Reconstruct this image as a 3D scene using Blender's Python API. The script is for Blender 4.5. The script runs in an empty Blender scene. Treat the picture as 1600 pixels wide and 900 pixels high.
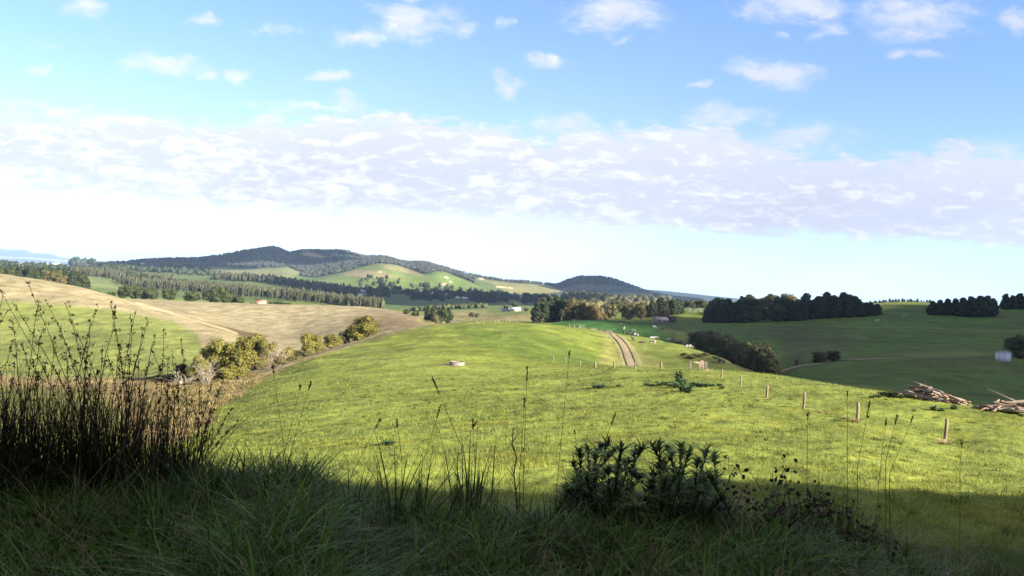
EXPO = 2.3
HAZE = 3.6e-5
CLOUDS = True
SKYR, SKYG, SKYB = .42, .53, .95
HEDGE = 11.5
import bpy, math
import numpy as np
from mathutils import Vector, Matrix

SC = bpy.context.scene
COL = SC.collection
rng = np.random.default_rng(11)
R = math.radians

# ------------------------------------------------------------------ camera model
F = 1232.0
RHO = R(3.0)
CR, SR = math.cos(RHO), math.sin(RHO)
CZ = 1.6
SUN_AZ, SUN_EL = R(120), R(22)
SUN = np.array([math.sin(SUN_AZ) * math.cos(SUN_EL), math.cos(SUN_AZ) * math.cos(SUN_EL), math.sin(SUN_EL)])


def unroll(px, py):
    a = (np.asarray(px, float) - 800) / F
    b = (450 - np.asarray(py, float)) / F
    return a * CR - b * SR, a * SR + b * CR


def roll(u, e):
    a = u * CR + e * SR
    b = -u * SR + e * CR
    return 800 + F * a, 450 - F * b


# ------------------------------------------------------------------ numeric helpers
def pchip_slopes(x, y):
    h = np.diff(x); d = np.diff(y) / h
    m = np.zeros_like(y)
    if len(x) == 2:
        m[:] = d[0]; return m
    w1 = 2 * h[1:] + h[:-1]; w2 = h[1:] + 2 * h[:-1]
    ok = d[:-1] * d[1:] > 0
    with np.errstate(divide='ignore', invalid='ignore'):
        hm = (w1 + w2) / (w1 / d[:-1] + w2 / d[1:])
    m[1:-1] = np.where(ok, hm, 0)
    m[0] = d[0]; m[-1] = d[-1]
    return m


def pchip(x, y, q):
    x = np.asarray(x, float); y = np.asarray(y, float)
    m = pchip_slopes(x, y)
    q = np.clip(q, x[0], x[-1])
    k = np.clip(np.searchsorted(x, q, side='right') - 1, 0, len(x) - 2)
    h = x[k + 1] - x[k]; t = (q - x[k]) / h
    return ((1 + 2 * t) * (1 - t) ** 2 * y[k] + t * (1 - t) ** 2 * h * m[k]
            + t * t * (3 - 2 * t) * y[k + 1] + t * t * (t - 1) * h * m[k + 1])


def hash2(ix, iy, seed):
    n = (ix.astype(np.int64) * 374761393 + iy.astype(np.int64) * 668265263 + seed * 1442695041) & 0xFFFFFFFF
    n = ((n ^ (n >> 13)) * 1274126177) & 0xFFFFFFFF
    return ((n ^ (n >> 16)) & 0xFFFF) / 65535.0


def vnoise(x, y, seed=0):
    x = np.asarray(x, float); y = np.asarray(y, float)
    ix = np.floor(x); iy = np.floor(y)
    fx = x - ix; fy = y - iy
    fx = fx * fx * fx * (fx * (fx * 6 - 15) + 10); fy = fy * fy * fy * (fy * (fy * 6 - 15) + 10)
    a = hash2(ix, iy, seed); b = hash2(ix + 1, iy, seed); c = hash2(ix, iy + 1, seed); d = hash2(ix + 1, iy + 1, seed)
    return (a + (b - a) * fx) * (1 - fy) + (c + (d - c) * fx) * fy - 0.5


def fbm(x, y, seed=0, octs=4):
    s = 0; a = 1.0; f = 1.0
    for o in range(octs):
        s = s + a * vnoise(x * f + 17.3 * o, y * f - 9.1 * o, seed + o)
        a *= 0.5; f *= 2.03
    return s


def sstep(a, b, x):
    t = np.clip((x - a) / (b - a), 0, 1)
    return t * t * (3 - 2 * t)


# ------------------------------------------------------------------ terrain: contour curves measured from the place
K = []
def curve(*p): K.append(np.array(p, float))
# paddock 40 m out
curve((-400,650,45),(0,680,45),(300,675,42),(500,660,42),(800,645,42),(1100,645,42),(1300,660,42),(1477,690,42),(1600,705,40),(2000,760,40))
# near crest
curve((-400,610,110),(0,620,110),(200,622,105),(330,612,110),(500,582,115),(700,570,120),(850,572,122),(1000,574,125),(1100,577,112),(1180,583,100),(1250,592,88),(1340,606,76),(1430,619,68),(1520,633,62),(1600,646,60),(2000,720,60))
# dip behind it
curve((-400,597,140),(0,603,140),(200,606,135),(330,600,140),(430,580,150),(500,556,165),(560,547,172),(700,536,180),(800,538,180),(870,552,180),(950,571,175),(1000,584,170),(1100,598,160),(1200,612,140),(1300,640,110),(1400,655,105),(1500,664,100),(1600,674,95),(2000,730,95))
# central hill crest and the cattle slope
curve((-400,580,170),(0,590,170),(200,596,165),(300,592,160),(370,586,170),(430,573,175),(500,549,205),(560,533,228),(650,511,262),(700,505,275),(800,503,285),(860,507,295),(905,512,305),(930,516,310),(1000,526,305),(1060,538,285),(1110,553,255),(1170,577,212),(1250,604,175),(1300,612,160),(1400,620,150),(1500,629,142),(1600,634,140),(2000,680,140))
# hidden valleys behind it
curve((-400,500,260),(0,510,270),(200,525,250),(300,552,215),(370,574,192),(430,577,200),(500,556,232),(560,545,262),(650,526,305),(700,520,325),(800,519,335),(860,522,345),(930,530,355),(1000,540,350),(1060,556,330),(1110,574,300),(1170,592,262),(1210,593,225),(1250,590,215),(1300,586,212),(1400,588,200),(1500,596,190),(1600,601,190),(2000,640,190))
# left hill brow, second hill, road bend on the right
curve((-400,400,380),(0,428,380),(100,443,390),(215,474,380),(300,501,320),(345,519,282),(400,543,245),(450,550,240),(500,543,272),(560,529,315),(620,513,362),(660,510,385),(700,513,400),(800,510,410),(860,505,418),(900,500,430),(960,500,430),(1000,504,420),(1050,514,400),(1100,532,370),(1150,566,310),(1210,584,250),(1250,577,240),(1300,566,255),(1350,561,260),(1430,558,260),(1500,559,250),(1600,563,250),(2000,600,250))
curve((-400,422,480),(0,441,480),(100,453,480),(215,476,470),(300,489,450),(345,503,425),(400,514,410),(450,520,400),(500,514,405),(560,504,425),(620,501,445),(660,506,455),(700,509,500),(760,503,520),(800,499,560),(850,503,520),(900,506,500),(960,505,500),(1000,506,500),(1050,508,480),(1100,512,460),(1150,525,420),(1210,540,370),(1300,535,380),(1430,530,380),(1600,535,380),(2000,570,380))
# second brow / foot of the pines
curve((-400,415,650),(0,435,620),(100,447,620),(190,466,620),(380,474,620),(560,479,620),(640,490,580),(670,500,560),(700,503,600),(760,497,650),(830,490,680),(900,496,600),(960,497,580),(1000,499,570),(1050,500,560),(1100,503,560),(1200,504,545),(1300,497,560),(1370,492,580),(1450,492,560),(1500,496,540),(1600,500,540),(2000,540,540))
curve((-400,425,800),(0,437,800),(100,450,800),(190,470,800),(380,479,800),(560,484,780),(640,494,750),(700,490,800),(760,488,850),(830,486,850),(900,492,750),(1000,489,700),(1070,486,690),(1100,487,700),(1200,487,700),(1300,483,720),(1370,473.5,790),(1410,471.5,800),(1450,472.5,800),(1500,475,770),(1600,479,700),(2000,500,700))
curve((-400,405,1300),(0,425,1200),(100,432,1300),(190,444,1400),(300,455,1300),(400,462,1200),(500,474,1000),(560,482,950),(640,488,950),(700,483,1100),(760,480,1200),(830,480,1200),(900,488,1000),(1000,487,900),(1100,489,900),(1200,490,900),(1300,488,900),(1400,482,950),(1600,492,900),(2000,512,900))
curve((-400,400,2200),(0,416,2200),(100,421,2200),(190,425,2200),(270,431,2200),(400,441,2000),(500,455,1900),(600,467,1800),(700,471,1800),(800,472,1900),(860,474,1900),(1000,478,1800),(1100,482,1800),(1200,487,1800),(1600,503,1800),(2000,524,1800))
curve((-400,397,3000),(0,414,3000),(150,418,3000),(270,424,2800),(400,432,2700),(480,443,2600),(560,449,2600),(650,452,2700),(750,458,2800),(850,466,3000),(950,470,3200),(1050,474,3200),(1200,483,3000),(1600,502,3000),(2000,523,3000))
curve((-400,395,4400),(0,415,4000),(150,416,3900),(270,418,3600),(330,417,3500),(400,420,3400),(440,422,3300),(480,432,3200),(560,417,3300),(600,412,3300),(640,423,3300),(680,423,3300),(720,437,3300),(760,443,3400),(800,448,3500),(850,455,3600),(920,460,4200),(1000,466,4300),(1060,472,4300),(1200,481,4300),(1600,501,4300),(2000,522,4300))
curve((-400,394,6000),(0,416,6000),(100,418,5400),(150,412,4600),(200,410,4400),(250,406,4300),(300,404,4300),(360,398,4300),(400,390,4300),(415,386.5,4300),(425,385,4300),(436,387.5,4300),(452,394,4300),(475,391.5,4300),(500,393.5,4300),(520,394,4300),(540,395,4300),(560,400,4300),(575,402.5,4300),(600,402,4300),(620,407,4300),(640,410.5,4300),(660,411,4300),(680,417,4300),(700,423,4300),(740,431,4300),(770,437,4300),(800,441,4300),(830,441.5,4400),(850,445,4600),(865,446,5000),(890,438.5,5200),(905,435,5200),(920,433.5,5200),(935,433,5200),(950,435,5200),(980,445,5200),(1010,455,5200),(1040,462,5200),(1080,467,5200),(1200,479,5600),(1600,501,6000),(2000,522,6000))
curve((-400,391,7200),(0,413,7400),(200,423,6500),(600,444,6500),(850,455,6700),(1080,469,7000),(1200,476,7400),(1600,498,7800),(2000,520,7800))
curve((-400,391,9500),(0,411,9500),(400,432,9500),(800,452,9500),(930,458,9500),(980,452,9500),(1020,453,9500),(1060,456.5,9500),(1100,461,9500),(1165,467.5,9500),(1240,475,9500),(1600,496,9500),(2000,517,9500))
curve((-400,388.5,14000),(0,410.5,14000),(800,452.5,14000),(1600,494.5,14000),(2000,515,14000))
curve((-400,370,25000),(-100,376,25000),(-30,381,25000),(0,388,25000),(12,390.5,25000),(40,391,25000),(52,395,25000),(80,396.5,25000),(95,402,25000),(110,403.5,25000),(130,406,25000),(150,408,25000),(190,412,25000),(240,420,25000),(300,426,25000),(800,451,25000),(1600,493,25000),(2000,514,25000))
curve((-400,387.5,31000),(0,408.5,31000),(800,450.4,31000),(1600,492.4,31000),(2000,513,31000))

um = np.linspace(-0.76, 0.76, 900)
ul = -0.76 - np.cumsum(np.linspace(0.004, 0.05, 28)); ur = -ul
U = np.concatenate([ul[::-1], um, ur])
NU = len(U)
LY = np.linspace(math.log(1.2), math.log(31000), 900)
YR = np.exp(LY); NY = len(YR)

ek = np.zeros((len(K), NU)); lk = np.zeros((len(K), NU))
for i, c in enumerate(K):
    cu, ce = unroll(c[:, 0], c[:, 1])
    o = np.argsort(cu)
    ek[i] = pchip(cu[o], ce[o], U)
    lk[i] = pchip(cu[o], np.log(c[o, 2]), U)
for i in range(1, len(K)):
    lk[i] = np.maximum(lk[i], lk[i - 1] + 0.07)


def verge_z(Y, u):
    """grass verge: level at the road, then a bank down to the paddock"""
    H = float(np.interp(u, [-.8, -.42, -.25, -.16, -.05, .05, .2, .35, .5, .65, .8], [.16, .22, .24, .02, .05, .08, .10, .08, -.04, -.30, -.4]))
    return pchip([0, 2, 3, 4, 4.8, 5.5, 6.4, 8, 11, 14, 17], [0, .02, .3 * H + .02, .8 * H, H, H - .14, H * .5 - .52, -1.15, -1.8, -2.08, -2.3], Y)


ZG = np.zeros((NU, NY))
for j in range(NU):
    l6 = lk[0, j]; y6 = math.exp(l6); z6 = CZ + ek[0, j] * y6
    far = LY >= l6
    e = pchip(lk[:, j], ek[:, j], LY[far])
    ZG[j, far] = CZ + e * YR[far]
    nr = ~far
    yy = YR[nr]
    t = np.clip((yy - 17) / (y6 - 17), 0, 1)
    ZG[j, nr] = np.where(yy < 17, verge_z(yy, U[j]), -2.3 + (z6 + 2.3) * (0.55 * t + 0.45 * (2 * t - t * t) if z6 < -2 else t))


def smooth(a, n, axis):
    k = np.hanning(2 * n + 3)[1:-1]; k /= k.sum()
    p = np.pad(a, [(n, n) if x == axis else (0, 0) for x in range(2)], mode='edge')
    return np.apply_along_axis(lambda v: np.convolve(v, k, mode='valid'), axis, p)


EG = (ZG - CZ) / YR[None, :]
es = smooth(EG, 4, 1)
es = smooth(es, 4, 0)
wfar = sstep(math.log(1500), math.log(3000), LY)[None, :]
wnear = sstep(math.log(20), math.log(40), LY)[None, :]
wfr = sstep(math.log(500), math.log(1100), LY)[None, :]
es = es * (1 - wfr) + smooth(EG, 1, 0) * wfr
EG = EG * (1 - wnear) + es * wnear
ZG = CZ + EG * YR[None, :]
XG = U[:, None] * YR[None, :]
YG = np.repeat(YR[None, :], NU, 0)
# relief: tussocks near, slips and terracettes on slopes, gullies on the range
ZG += 0.10 * fbm(XG / 1.1, YG / 1.1, 3, 3) * sstep(5, 14, YG) * (1 - sstep(60, 120, YG))
ZG += 0.05 * fbm(XG / 0.35, YG / 0.35, 5, 2) * sstep(2, 5, YG) * (1 - sstep(20, 40, YG))
ZG += 0.55 * fbm(XG / 9, YG / 7, 7, 4) * sstep(60, 160, YG) * (1 - sstep(700, 1500, YG))
ZG += 15.0 * fbm(XG / 190, YG / 300, 21, 4) * sstep(2300, 3400, YG) * (1 - sstep(6000, 9000, YG)) * sstep(0, 60, ZG)
ZG += 26.0 * fbm(XG / 700, YG / 1500, 31, 4) * sstep(18000, 24000, YG) * sstep(20, 120, ZG)
EG = (ZG - CZ) / YR[None, :]
PXG, PYG = roll(U[:, None] + 0 * EG, EG)
# visibility (running max of elevation with distance)
MX = np.maximum.accumulate(EG, 1)
VIS = EG >= MX - 1e-6


def _uj(u):
    u = np.asarray(u, float)
    j = np.clip(np.searchsorted(U, u) - 1, 0, NU - 2)
    return j, np.clip((u - U[j]) / (U[j + 1] - U[j]), 0, 1)


def ground(X, Y):
    X = np.asarray(X, float); Y = np.maximum(np.asarray(Y, float), 1.21)
    j, t = _uj(X / Y)
    f = (np.log(Y) - LY[0]) / (LY[1] - LY[0])
    i = np.clip(np.floor(f).astype(int), 0, NY - 2); s = np.clip(f - i, 0, 1)
    return ((ZG[j, i] * (1 - t) + ZG[j + 1, i] * t) * (1 - s) + (ZG[j, i + 1] * (1 - t) + ZG[j + 1, i + 1] * t) * s)


def hit(px, py, ymin=3.0):
    """first ground point seen through an image point"""
    u, e = unroll(px, py)
    j, t = _uj(u)
    row = EG[j] * (1 - t) + EG[j + 1] * t
    idx = np.where((row >= e) & (YR >= ymin))[0]
    if len(idx) == 0:
        return None
    i = idx[0]
    y = YR[i]
    if i > 0 and row[i] != row[i - 1]:
        s = np.clip((e - row[i - 1]) / (row[i] - row[i - 1]), 0, 1)
        y = math.exp(LY[i - 1] + s * (LY[i] - LY[i - 1]))
    x = u * y
    return float(x), float(y), float(ground(x, y))


def at(px, Y, py=480):
    """ground point at forward distance Y in the image column px"""
    u, e = unroll(px, py)
    for _ in range(4):
        z = float(ground(u * Y, Y)); e = (z - CZ) / Y
        a = (px - 800) / F
        u = (a - e * SR) / CR
    return u * Y, Y, float(ground(u * Y, Y))


# ------------------------------------------------------------------ base colours of the land (what grows there, with some shade painted in)
def poly_mask(poly, soft=3.0):
    P = np.array(poly, float)
    x, y = PXG, PYG
    inside = np.zeros(x.shape, bool); d = np.full(x.shape, 1e9)
    bb = (x > P[:, 0].min() - 3 * soft) & (x < P[:, 0].max() + 3 * soft) & (y > P[:, 1].min() - 3 * soft) & (y < P[:, 1].max() + 3 * soft)
    xs, ys = x[bb], y[bb]
    ins = np.zeros(xs.shape, bool); dd = np.full(xs.shape, 1e9)
    n = len(P)
    for i in range(n):
        x1, y1 = P[i]; x2, y2 = P[(i + 1) % n]
        c = ((y1 > ys) != (y2 > ys)) & (xs < (x2 - x1) * (ys - y1) / (y2 - y1 + 1e-12) + x1)
        ins ^= c
        t = np.clip(((xs - x1) * (x2 - x1) + (ys - y1) * (y2 - y1)) / ((x2 - x1) ** 2 + (y2 - y1) ** 2 + 1e-9), 0, 1)
        dd = np.minimum(dd, np.hypot(xs - x1 - t * (x2 - x1), ys - y1 - t * (y2 - y1)))
    m = np.zeros(x.shape)
    sd = np.where(ins, dd, -dd)
    m[bb] = sstep(-soft, soft, sd)
    return m


def yband(a, b, w=0.06):
    return sstep(a * (1 - w), a * (1 + w), YG) * (1 - sstep(b * (1 - w), b * (1 + w), YG))


def line_mask(pts, w):
    x, y = PXG, PYG
    d = np.full(x.shape, 1e9)
    for (x1, y1), (x2, y2) in zip(pts[:-1], pts[1:]):
        t = np.clip(((x - x1) * (x2 - x1) + (y - y1) * (y2 - y1)) / ((x2 - x1) ** 2 + (y2 - y1) ** 2 + 1e-9), 0, 1)
        d = np.minimum(d, np.hypot(x - x1 - t * (x2 - x1), y - y1 - t * (y2 - y1)))
    return 1 - sstep(w * 0.5, w * 1.3, d)


PASTURE = (.134, .164, .034)
LUSH = (.052, .105, .022)
DEEP = (.035, .085, .022)
DRY = (.232, .200, .116)
STRAW = (.21, .165, .075)
WOODS = (.026, .036, .022)
SOIL = (.11, .075, .045)
CLAY = (.42, .34, .22)
PALE = (.115, .145, .055)

CG = np.zeros(PXG.shape + (3,)); CG[:] = PASTURE
def paint(m, c, amt=1.0):
    global CG
    m = (m * amt)[..., None]
    CG = CG * (1 - m) + np.array(c) * m


jit = fbm(XG / 14, YG / 14, 41, 3)
BIG = [(-900, -200), (2600, -200), (2600, 1200), (-900, 1200)]
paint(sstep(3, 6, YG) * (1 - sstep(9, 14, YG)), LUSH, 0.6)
# left-hand hills: dry grass with one green paddock
paint(yband(155, 720) * poly_mask([(-900, 300), (640, 300), (705, 505), (650, 512), (560, 536), (500, 552), (430, 576), (330, 610), (-900, 640)], 3), DRY)
paint(yband(150, 430) * poly_mask([(-900, 440), (-50, 466), (60, 473), (130, 479), (200, 488), (270, 502), (308, 522), (318, 548), (300, 575), (250, 606), (-900, 620)], 4), (.150, .172, .050))
paint(yband(390, 700) * poly_mask([(-100, 405), (60, 424), (130, 446), (180, 462), (60, 440), (0, 431), (-100, 420)], 2), PALE)
paint(yband(300, 700) * poly_mask([(290, 497), (330, 505), (385, 518), (420, 525), (400, 535), (350, 520), (310, 506)], 2), (.10, .070, .035))
paint(yband(250, 700) * line_mask([(215, 474), (260, 487), (300, 500), (345, 512), (370, 521)], 2.0), (.36, .29, .17), .8)
paint(yband(300, 700) * poly_mask([(540, 500), (600, 488), (660, 492), (700, 505), (640, 515), (560, 530)], 14), (.115, .085, .048), .85)  # cast shadow of the central hill, painted into the dry grass
# creek flat: rank dry grass
paint(yband(35, 175) * poly_mask([(-900, 560), (240, 590), (330, 582), (420, 572), (520, 542), (640, 509), (648, 512), (560, 537), (470, 565), (415, 590), (392, 606), (372, 622), (330, 640), (330, 660), (270, 700), (-900, 720)], 5), STRAW)
paint(yband(60, 175) * sstep(.08, .35, jit) * poly_mask([(200, 590), (420, 575), (430, 620), (330, 668), (200, 690)], 8), (.085, .085, .03), .7)
paint(yband(120, 300) * line_mask([(650, 510), (560, 536), (500, 551), (430, 575), (400, 592), (340, 606)], 3.0), (.24, .19, .10), .7)
paint(yband(35, 150) * poly_mask([(-900, 600), (60, 604), (150, 612), (190, 640), (215, 700), (-900, 760)], 14), (.115, .135, .040), .85)
# central hill a little greener on its brow, painted shade below it, bank by the willows
paint(yband(120, 330) * poly_mask([(560, 535), (660, 508), (800, 500), (960, 512), (980, 575), (800, 570)], 18), (.118, .145, .026), .7)
paint(yband(130, 330) * poly_mask([(700, 512), (830, 512), (880, 530), (960, 566), (975, 576), (860, 570), (760, 545)], 8), (.085, .125, .022), .75)  # shading of the slope turned from the sun, painted as darker green
paint(yband(180, 330) * poly_mask([(1120, 552), (1150, 560), (1185, 577), (1195, 585), (1165, 580), (1130, 563)], 2), SOIL, .9)
paint(yband(140, 330) * poly_mask([(1080, 545), (1120, 550), (1150, 575), (1100, 572)], 6), (.10, .10, .035), .5)
# farm track verges
paint(yband(140, 330) * poly_mask([(940, 518), (965, 520), (1000, 545), (1045, 578), (925, 580), (945, 545)], 6), (.19, .175, .06), .55)
# dark green crop behind the track, brown flats
paint(yband(325, 540) * poly_mask([(845, 530), (862, 505), (900, 497), (970, 497), (1010, 501), (1060, 512), (1050, 545), (930, 535)], 3), DEEP)
paint(yband(325, 560) * poly_mask([(1020, 500), (1100, 500), (1100, 530), (1060, 560), (1040, 520)], 8), (.075, .085, .032), .8)
paint(yband(455, 1000) * poly_mask([(655, 490), (700, 486), (800, 484), (860, 486), (850, 497), (760, 512), (640, 512)], 2), (.165, .150, .065))
paint(yband(455, 1000) * poly_mask([(760, 478), (860, 478), (860, 490), (790, 491), (760, 489)], 2), (.10, .135, .04), .9)
# the right-hand hill
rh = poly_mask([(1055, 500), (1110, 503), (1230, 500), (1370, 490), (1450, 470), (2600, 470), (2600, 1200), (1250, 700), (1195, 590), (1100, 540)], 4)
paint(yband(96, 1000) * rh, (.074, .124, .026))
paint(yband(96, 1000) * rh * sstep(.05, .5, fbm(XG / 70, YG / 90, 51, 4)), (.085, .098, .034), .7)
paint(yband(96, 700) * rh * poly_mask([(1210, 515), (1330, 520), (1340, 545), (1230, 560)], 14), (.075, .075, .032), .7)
paint(yband(150, 300) * poly_mask([(1400, 560), (1420, 553), (1530, 549), (1560, 552), (1520, 557)], 2), (.15, .15, .05), .7)
paint(yband(600, 1000) * poly_mask([(1370, 480), (1370, 468), (1600, 468), (1600, 476), (1450, 478)], 2), (.10, .125, .035), .8)
paint(yband(300, 700) * line_mask([(1170, 568), (1255, 546), (1310, 538), (1360, 527), (1400, 520)], 1.3), (.12, .13, .05), .6)
# valley floor
paint(yband(1000, 3200) * poly_mask(BIG), (.085, .115, .040))
paint(yband(1000, 3300) * sstep(-.1, .35, fbm(XG / 260, YG / 420, 61, 3)), (.062, .105, .030), .8)
paint(yband(1050, 1700) * poly_mask([(90, 425), (190, 438), (190, 452), (100, 445)], 2), PALE)
# range: woods and cleared paddocks
paint(yband(3150, 8000, .03) * poly_mask(BIG), WOODS)
pw = 2.0
for poly, c in [
    ([(262, 423), (290, 418), (330, 416.5), (400, 420), (425, 419), (450, 417), (475, 428), (455, 434), (400, 434), (300, 429)], (.135, .145, .065)),
    ([(482, 441), (500, 436), (540, 425), (560, 417.5), (590, 412), (610, 413), (640, 424), (665, 434), (705, 446), (738, 453), (690, 454), (600, 451), (540, 449)], (.105, .145, .040)),
    ([(530, 429), (560, 421), (600, 424), (625, 434), (575, 434)], (.20, .17, .09)),
    ([(590, 412), (620, 415), (650, 424), (680, 437), (640, 428), (600, 419)], (.165, .150, .075)),
    ([(662, 432), (680, 424), (695, 425), (725, 436), (755, 449), (740, 453), (700, 445)], (.100, .145, .042)),
    ([(740, 434), (770, 438), (800, 442), (860, 446), (884, 458), (840, 463), (790, 460), (760, 448)], (.15, .150, .065)),
    ([(735, 436), (765, 441), (790, 455), (775, 458), (750, 447)], (.075, .105, .045)),
    ([(466, 398), (480, 393.5), (497, 397), (518, 403), (500, 404), (480, 401)], (.27, .21, .12)),
    ([(872, 452), (900, 444), (960, 446), (985, 452), (940, 453), (900, 458)], (.075, .075, .040)),
    ([(905, 459), (975, 456), (1000, 470), (930, 471)], (.065, .095, .045)),
    ([(975, 455), (1005, 458), (1060, 473), (1000, 474)], (.075, .080, .045)),
]:
    paint(yband(2650, 5600, .03) * poly_mask(poly, pw), c)
for (a, b, w) in [(783, 448, 7), (797, 449.5, 3), (752, 435, 3), (694, 444, 3), (698, 433, 2), (704, 440, 1.4), (573, 432, 3), (594, 425, 2)]:
    paint(yband(2650, 5600, .03) * line_mask([(a - w, b), (a + w, b + 1)], 1.3), CLAY, .9)
paint(sstep(5700, 6200, YG), (.055, .065, .04))
paint(yband(7600, 11500) * (PXG > 900), (.022, .034, .034))
paint(yband(6500, 24000) * line_mask([(-300, 384), (0, 402), (40, 403), (130, 410)], 1.6), (.30, .30, .28), .7)
for pts in ([(595, 512), (625, 528), (655, 548)], [(640, 515), (668, 532), (700, 550), (728, 566)], [(560, 540), (610, 548), (660, 558)], [(760, 512), (800, 524), (850, 540)], [(520, 556), (600, 566), (690, 574)], [(1085, 548), (1110, 556), (1140, 568)], [(1040, 545), (1090, 560), (1130, 574)]):
    paint(yband(110, 330) * line_mask(pts, .8), (.175, .175, .06), .55)
for pts in ([(395, 482), (470, 492), (560, 500)], [(300, 484), (400, 500), (450, 512)], [(40, 452), (120, 462), (210, 482)], [(0, 446), (90, 454), (180, 470)]):
    paint(yband(240, 700) * line_mask(pts, .7), (.17, .135, .07), .5)
# mottling of the sward
mott = 1 + 0.25 * fbm(XG / 5.5, YG / 5.5, 71, 4) * (1 - sstep(800, 2000, YG)) + 0.28 * fbm(XG / 45, YG / 60, 75, 3)
CG = CG * np.clip(mott, .5, 1.6)[..., None]
yel = sstep(.05, .5, fbm(XG / 2.2, YG / 2.2, 81, 4)) * (1 - sstep(150, 300, YG)) * (YG > 9)
CG[..., 0] *= 1 + .10 * yel; CG[..., 2] *= 1 - .1 * yel
# ------------------------------------------------------------------ object helpers
def tag(o, label=None, cat=None, group=None, kind=None):
    if label: o['label'] = label
    if cat: o['category'] = cat
    if group: o['group'] = group
    if kind: o['kind'] = kind
    return o


def empty(name, loc, rz=0.0, sc=(1, 1, 1)):
    o = bpy.data.objects.new(name, None)
    o.empty_display_size = 0.2
    o.location = loc; o.rotation_euler = (0, 0, rz); o.scale = sc
    COL.objects.link(o)
    return o


def mesh_np(name, verts, faces, mat=None, col=None, smooth_=False):
    """faces: (n,4) or (n,3) int array, or list of such arrays"""
    me = bpy.data.meshes.new(name)
    verts = np.asarray(verts, np.float32)
    fl = faces if isinstance(faces, list) else [faces]
    fl = [np.asarray(f, np.int32) for f in fl if len(f)]
    tot = [np.full(len(f), f.shape[1], np.int32) for f in fl]
    tot = np.concatenate(tot); loops = np.concatenate([f.ravel() for f in fl])
    me.vertices.add(len(verts)); me.vertices.foreach_set('co', verts.ravel())
    me.loops.add(len(loops)); me.loops.foreach_set('vertex_index', loops)
    me.polygons.add(len(tot))
    st = np.concatenate([[0], np.cumsum(tot)[:-1]]).astype(np.int32)
    me.polygons.foreach_set('loop_start', st)
    me.polygons.foreach_set('loop_total', tot)
    if smooth_:
        me.polygons.foreach_set('use_smooth', np.ones(len(tot), bool))
    if col is not None:
        a = me.attributes.new('tint', 'FLOAT_COLOR', 'POINT')
        c = np.ones((len(verts), 4), np.float32); c[:, :3] = col
        a.data.foreach_set('color', c.ravel())
    me.update(calc_edges=True)
    me.validate()
    if mat: me.materials.append(mat)
    return me


def obj(name, me, parent=None):
    o = bpy.data.objects.new(name, me)
    COL.objects.link(o)
    if parent: o.parent = parent
    return o


def copy_tree(o, parent=None):
    c = o.copy(); COL.objects.link(c)
    if parent: c.parent = parent
    for ch in list(o.children): copy_tree(ch, c)
    return c


class MB:
    """collects primitive shapes into one mesh"""
    def __init__(s): s.v = []; s.q = []; s.t = []; s.n = 0
    def add(s, v, q=(), t=()):
        s.v.append(np.asarray(v, float)); 
        if len(q): s.q.append(np.asarray(q, int) + s.n)
        if len(t): s.t.append(np.asarray(t, int) + s.n)
        s.n += len(v)
    def box(s, c, d, rz=0.0):
        x, y, z = np.array(d) / 2.0
        v = np.array([(-x,-y,-z),(x,-y,-z),(x,y,-z),(-x,y,-z),(-x,-y,z),(x,-y,z),(x,y,z),(-x,y,z)])
        cc, ss = math.cos(rz), math.sin(rz)
        v = np.stack([v[:,0]*cc - v[:,1]*ss, v[:,0]*ss + v[:,1]*cc, v[:,2]], 1) + np.array(c)
        s.add(v, [(0,3,2,1),(4,5,6,7),(0,1,5,4),(1,2,6,5),(2,3,7,6),(3,0,4,7)])
    def tube(s, pts, rad, n=6, cap=True):
        pts = np.asarray(pts, float); rad = np.broadcast_to(np.asarray(rad, float), (len(pts),))
        d = np.gradient(pts, axis=0); d /= np.linalg.norm(d, axis=1)[:, None] + 1e-9
        ref = np.array([0, 0, 1.0]) if abs(d[0, 2]) < .9 else np.array([1.0, 0, 0])
        a = np.cross(d, ref); a /= np.linalg.norm(a, axis=1)[:, None] + 1e-9
        b = np.cross(d, a)
        th = np.linspace(0, 2 * math.pi, n, endpoint=False)
        v = pts[:, None] + rad[:, None, None] * (a[:, None] * np.cos(th)[None, :, None] + b[:, None] * np.sin(th)[None, :, None])
        m = len(pts); v = v.reshape(-1, 3)
        i = np.arange(m - 1)[:, None] * n; j = np.arange(n)[None]; j2 = (j + 1) % n
        q = np.stack([i + j, i + j2, i + n + j2, i + n + j], -1).reshape(-1, 4)
        t = []
        if cap:
            v = np.vstack([v, pts[:1], pts[-1:]])
            for k in range(n):
                t.append((m * n, (k + 1) % n, k)); t.append((m * n + 1, (m - 1) * n + k, (m - 1) * n + (k + 1) % n))
        s.add(v, q, t)
    def quadface(s, a, b, c, d): s.add([a, b, c, d], [(0, 1, 2, 3)])
    def build(s, name, mat, parent=None, smooth_=False, rawmesh=False):
        f = []
        if s.q: f.append(np.vstack(s.q))
        if s.t: f.append(np.vstack(s.t))
        me = mesh_np(name, np.vstack(s.v), f, mat, smooth_=smooth_)
        return me if rawmesh else obj(name, me, parent)


# ------------------------------------------------------------------ materials
def nt(name):
    m = bpy.data.materials.new(name); m.use_nodes = True
    t = m.node_tree; t.nodes.clear()
    out = t.nodes.new('ShaderNodeOutputMaterial')
    return m, t, out


def N(t, typ, **kw):
    n = t.nodes.new(typ)
    for k, v in kw.items():
        if k.startswith('i_'):
            n.inputs[k[2:].replace('_', ' ')].default_value = v
        else:
            setattr(n, k, v)
    return n


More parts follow.
